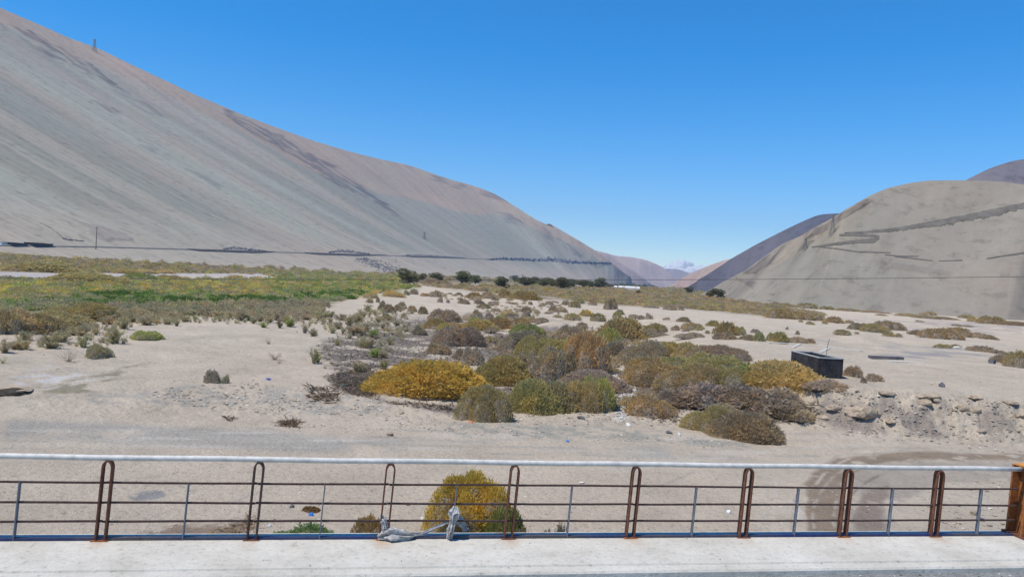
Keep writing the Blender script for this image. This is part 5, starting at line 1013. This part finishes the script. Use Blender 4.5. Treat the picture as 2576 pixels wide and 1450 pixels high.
r0 = empty('plastic_sheet', tuple(rr(1050, 0, .05))); tag(r0, 'torn grey plastic sheeting knotted round the railing foot', 'plastic sheet')
def rg(nm, cv, rads, seed, flat=.7):
    o = rag(nm, None, cv, rads, seed, flat); o.parent = r0; o.matrix_parent_inverse = Matrix.Translation(r0.location).inverted()
rg('bundle', [rr(950, .03, .05), rr(965, .06, .06), rr(985, .08, .08), rr(1015, .06, .07), rr(1040, .05, .05)], [.02, .05, .06, .04, .015], 3)
rg('knot', [rr(955, .30, .02), rr(962, .24, .03), rr(968, .14, .04), rr(972, .06, .05)], [.01, .028, .035, .04], 5)
rg('hanging_bunch', [rr(1140, .42, .02), rr(1137, .34, .04), rr(1134, .24, .05), rr(1130, .12, .05), rr(1128, .02, .05)], [.015, .055, .035, .045, .035], 7)
rg('flap', [rr(1136, .22, -.02), rr(1155, .20, -.06), rr(1172, .13, -.06), rr(1165, .07, -.05)], [.02, .035, .03, .012], 9, .3)
rg('strand', [rr(1020, .04, .02), rr(1060, .07, .02), rr(1095, .14, .0), rr(1132, .24, .0)], [.03, .015, .010, .012], 11, .5)

# weeds behind the deck
def nearplant(kind, px, wpx, top, color, dist, label, name, lod=0, k=0, cat='shrub', dep=.8, twig=None):
    d = ray(px, 1340); dh = d[:2] / math.hypot(d[0], d[1]); c_ = dh * dist; g = float(ground(c_[0], c_[1], False)); W = wpx / F * dist; dt = ray(px, top); H = CAMZ + dt[2] / math.hypot(dt[0], dt[1]) * dist - g
    me, me2 = PROTO[kind, lod, k]; root = empty(name, (c_[0], c_[1], g - .03), 0); a_ = new(me.name.split('.')[0], me, root); b_ = new(me2.name.split('.')[0], me2, root)
    for o in (a_, b_): o.matrix_local = Matrix.Diagonal((W / 1.04, W * dep / 1.04, max(H, .1) / (.47 if kind != 'upright' else .93), 1))
    a_.color = (*color, 1); return tag(root, label, cat)
nearplant('dome', 1183, 236, 1180, (.60, .46, .11), 16.6, 'big round orange tipped bush right behind the middle of the railing', 'round_bush', k=2)
nearplant('dome', 1270, 110, 1278, (.26, .28, .11), 16.0, 'green leafy bush at the right foot of the big orange tipped bush', 'green_bush', lod=1, k=0)
nearplant('dome', 765, 200, 1310, (.20, .29, .12), 15.6, 'low bright green weed behind the deck edge', 'green_weed', lod=1, k=1, cat='weed')
nearplant('dome', 928, 96, 1292, (.40, .29, .13), 16.0, 'brown flowering weed behind the railing left of the plastic', 'brown_weed', lod=1, k=2, cat='weed')
nearplant('twiggy', 1150, 150, 1300, (.22, .19, .12), 15.7, 'dry grassy tuft under the left side of the big orange tipped bush', 'dry_tuft', lod=1, k=0, cat='weed')
nearplant('twiggy', 1300, 70, 1330, (.22, .18, .13), 15.6, 'dry brown tuft under the green leafy bush', 'dry_tuft', lod=1, k=1, cat='weed')
nearplant('upright', 1378, 26, 1322, (.12, .15, .08), 15.8, 'small green sprout behind the deck edge', 'weed_sprout', lod=1, k=1, cat='weed')
nearplant('upright', 1410, 40, 1310, (.12, .13, .09), 15.8, 'taller dark sprout right of the small green sprout', 'weed_sprout', lod=1, k=2, cat='weed')
nearplant('twiggy', 783, 52, 1270, (.26, .17, .09), 18.2, 'flat rusty weed under the blue bottle cap', 'brown_weed', lod=1, k=2, cat='weed')
# litter pieces
def bit(px, py, wpx, hpx, col, label, name, cat):
    m = simple(name + '_mat', col, .6, .4, 10, .85, 1.1, 0); return stone(px, py, wpx, hpx, label, m, name, None, cat, int(rng.integers(0, 5)), rng.uniform(0, 3))
bit(783, 1296, 14, 11, (.02, .19, .62), 'bright blue crumpled plastic bottle seen through the railing', 'blue_bottle', 'bottle'); bit(1427, 1110, 12, 5, (.03, .25, .7), 'small bright blue scrap on the track below the mounds', 'blue_scrap', 'litter')
bit(675, 955, 20, 4, (.05, .07, .35), 'dark blue rag lying on the open sand', 'blue_rag', 'litter'); bit(862, 971, 20, 6, (.05, .14, .13), 'dark green plastic scrap at the edge of the litter patch', 'green_scrap', 'litter')
bit(1185, 1062, 14, 6, (.6, .16, .07), 'small orange scrap at the foot of the dark front mound', 'orange_scrap', 'litter'); bit(1832, 1288, 16, 8, (.8, .8, .8), 'small white scrap seen between the railing bars', 'white_scrap', 'litter'); bit(1190, 985, 8, 12, (.75, .75, .72), 'white bag caught on the dark front mound', 'white_bag', 'litter')
wl = 'white litter specks on the dark patch'
r3 = random.Random(4)
m_wl = simple('white_litter', (.78, .77, .74), .7, .3, 10, .9, 1.05, 0)
for i in range(18):
    x, y = r3.uniform(850, 1130), r3.uniform(830, 990)
    o = stone(x, y, r3.uniform(3, 7), r3.uniform(2, 3), 'white litter speck on the dark litter patch', m_wl, 'litter_speck', wl, 'litter', i, r3.uniform(0, 3))

# ------------------------------------------------------------------ pylons, poles, cable, sheds, greenhouses
m_steel = simple('galvanised_steel', (.19, .18, .175), .6, .4, 5, .8, 1.2, 0); m_pole = simple('pole_wood', (.20, .15, .12), .9, .2, 5, .8, 1.2, 0)
def pylon(p, H, w_, label, m, group='lattice pylons', thick=None):
    root = empty('lattice_pylon', tuple(p)); tag(root, label, 'pylon', group); mb = MB(); t = thick or H * .018; W0, W1 = w_, w_ * .28; lv = np.linspace(0, 1, 8)
    def cr(f, k): ww = W0 + (W1 - W0) * min(f / .75, 1); return np.array([(-1, 1, 1, -1)[k] * ww / 2, (-1, -1, 1, 1)[k] * ww / 2, f * H])
    for k in range(4): mb.tube([cr(f, k) - [0, 0, 2 if f == 0 else 0] for f in lv], t, 4)
    mb.build('legs', m, root); mb = MB()
    for a_, b_ in zip(lv[:-1], lv[1:]):
        for k in range(4): mb.tube([cr(a_, k), cr(b_, (k + 1) % 4)], t * .6, 3); mb.tube([cr(a_, (k + 1) % 4), cr(b_, k)], t * .6, 3)
    mb.build('bracing', m, root)
    for f in (.72, .84, .96):
        mb = MB(); mb.tube([(-w_ * .75, 0, f * H), (0, 0, f * H + H * .02), (w_ * .75, 0, f * H)], t * .8, 4); mb.build('crossarm', m, root)
def pyl_on(hill, x, y, hpx, wpx, label, m=m_steel, th=None):
    p = on_hill(hill, x, y) if hill else hit(x, y)
    if p is None: print('pylon miss', label); return
    D = math.hypot(p[0], p[1]); pylon(p, hpx / F * D, wpx / F * D, label, m, thick=th * D / F if th else None)
pyl_on('right_hill', 2093, 591, 46, 11, 'tall lattice pylon with dark base on the right hill shoulder', th=.42)
pyl_on('right_hill', 2025, 628, 28, 9, 'shorter lattice pylon on the rocky rib of the right hill', th=.38)
pyl_on('left_hill', 237, 130, 27, 7, 'lattice pylon on the skyline of the left hill', th=.3)
pyl_on('left_hill', 1067, 600, 16, 5, 'distant pylon halfway up the left hill above the road', th=.4)
pyl_on(None, 1313, 716, 26, 5, 'taller of the two distant pylons behind the trees', th=.4); pyl_on(None, 1319, 716, 22, 5, 'shorter of the two distant pylons behind the trees', th=.4)
def pole(hill, x, y, hpx, label, wpx=1.0):
    p = on_hill(hill, x, y) if hill else hit(x, y)
    if p is None: return
    D = math.hypot(p[0], p[1]); root = empty('utility_pole', tuple(p)); tag(root, label, 'pole', 'utility poles across the valley'); H = hpx / F * D; r_ = wpx / F * D * .5; mb = MB(); mb.tube([(0, 0, -2), (0, 0, H)], [r_, r_ * .7], 6); mb.build('shaft', m_pole, root)
    mb = MB(); mb.tube([(-H * .07, 0, H * .93), (H * .07, 0, H * .93)], r_ * .6, 4); mb.build('crossarm', m_pole, root)
pole('left_hill', 241, 627, 50, 'tall wooden pole beside the road low on the left hill', 2.0); pole(None, 640, 672, 14, 'short distant pole at the foot of the left hill', 1.0); pole('left_hill', 995, 660, 14, 'short distant pole on the slope above the trees', 1.0)
# cable across the valley between two poles outside the view
m_wire = simple('cable_black', (.03, .03, .035), .6, .3, 5, .9, 1.1, 0)
a_ = ray(-520, 690); b_ = ray(3100, 678); A3 = np.array([0, 0, CAMZ]) + a_ * 95 / a_[1]; B3 = np.array([0, 0, CAMZ]) + b_ * 95 / b_[1]
pts = []
want = [(-520, 690), (0, 698), (640, 701.5), (1287, 703.5), (1900, 702), (2575, 695), (3100, 685)]
for i in range(81):
    x = -520 + 3620 * i / 80; y = np.interp(x, [q[0] for q in want], [q[1] for q in want]); y = 703.6 - 9.5 * ((x - 1400) / 1250) ** 2 * (1 if x > 1400 else .42); d = ray(x, y); pts.append(np.array([0, 0, CAMZ]) + d * 95 / d[1])
for nm, q in (('first', pts[0]), ('second', pts[-1])):
    g = float(ground(q[0], q[1], False)); root = empty('cable_pole', (q[0], q[1], g)); tag(root, f'{"wooden" if nm == "first" else "weathered wooden"} pole carrying the thin cable at its {"left" if nm == "first" else "right"} end', 'pole'); mb = MB(); mb.tube([(0, 0, -.5), (0, 0, q[2] - g + .3)], [.14, .10], 10); mb.build('shaft', m_pole, root); mb = MB(); mb.tube([(0, -.5, q[2] - g), (0, .5, q[2] - g)], .05, 6); mb.build('crossarm', m_pole, root)
mb = MB(); mb.tube(pts, .028, 5); tag(mb.build('cable', m_wire), 'thin dark cable strung level right across the valley', 'cable')
# greenhouses far off
m_gh = simple('white_sheeting', (.80, .79, .77), .6, .3, 1, .9, 1.05, 0)
for x0, x1, y, l in ((1545, 1551, 719.2, 'smallest white greenhouse at the left end of the far row'), (1556, 1568, 719.6, 'short white greenhouse second in the far row'), (1571, 1597, 720.6, 'longest white greenhouse in the middle of the far row'), (1600, 1608, 722.0, 'short white greenhouse at the right end of the far row')):
    d0, d1 = ray(x0, y), ray(x1, y); dist = 1300; p0 = d0 * dist / d0[1]; p1 = d1 * dist / d1[1]; mid = (p0 + p1) / 2; g = float(ground(mid[0], mid[1], False)); Lg = np.linalg.norm(p1 - p0); Hg = CAMZ + ray((x0 + x1) / 2, y - 1.0)[2] / ray((x0 + x1) / 2, y)[1] * dist - g
    root = empty('greenhouse', (mid[0], mid[1], g)); tag(root, l, 'greenhouse', 'white greenhouses in the far valley'); Hg = max(Hg, 1.8); mb = MB(); mb.box((0, 0, Hg * .33), Lg, 8, Hg * .66); mb.build('wall', m_gh, root)
    mb = MB(); n_ = 8; V = []
    for s_ in (-1, 1):
        for k in range(n_ + 1): th = math.pi * k / n_; V.append((s_ * (Lg / 2 + .2), -4.15 * math.cos(th), Hg * .665 + Hg * .34 * math.sin(th)))
    Fs = [[k, k + 1, n_ + 2 + k, n_ + 1 + k] for k in range(n_)] + [list(range(n_ + 1))[::-1], [n_ + 1 + k for k in range(n_ + 1)]] + [[0, n_ + 1, 2 * n_ + 1, n_]]
    mb.add(V, Fs); mb.build('roof', m_gh, root)
# roadside sheds at the far left
m_shed = simple('shed_dark', (.07, .065, .06), .8, .2, 1, .7, 1.3, 0); m_shedr = simple('shed_roof', (.16, .15, .14), .8, .2, 1, .8, 1.2, 0)
for x0, x1, y, l, m in ((20, 60, 616.0, 'dark flat roofed roadside shed at the far left', m_shed), (72, 122, 616.6, 'long low dark roadside shed right of the first one', m_shed), (0, 16, 614.5, 'pale roadside shed cut off at the left edge', m_gh)):
    p0, p1 = on_hill('left_hill', x0, y), on_hill('left_hill', x1, y)
    if p0 is None or p1 is None: continue
    mid = (p0 + p1) / 2; D = np.linalg.norm(mid[:2]); Lg = np.linalg.norm(p1 - p0); Hg = 4.5 / F * D
    root = empty('roadside_shed', tuple(mid)); tag(root, l, 'shed', 'roadside sheds at the far left'); dx = p1 - p0
    mb = MB(); mb.box((0, 0, Hg * .5 - 2), Lg, Lg * .35, Hg + 4, ex=(dx[0], dx[1], 0)); mb.build('wall', m, root); mb = MB(); mb.box((0, 0, Hg + .2), Lg * 1.05, Lg * .4, Hg * .12, ex=(dx[0], dx[1], 0)); mb.build('roof', m_shedr, root)
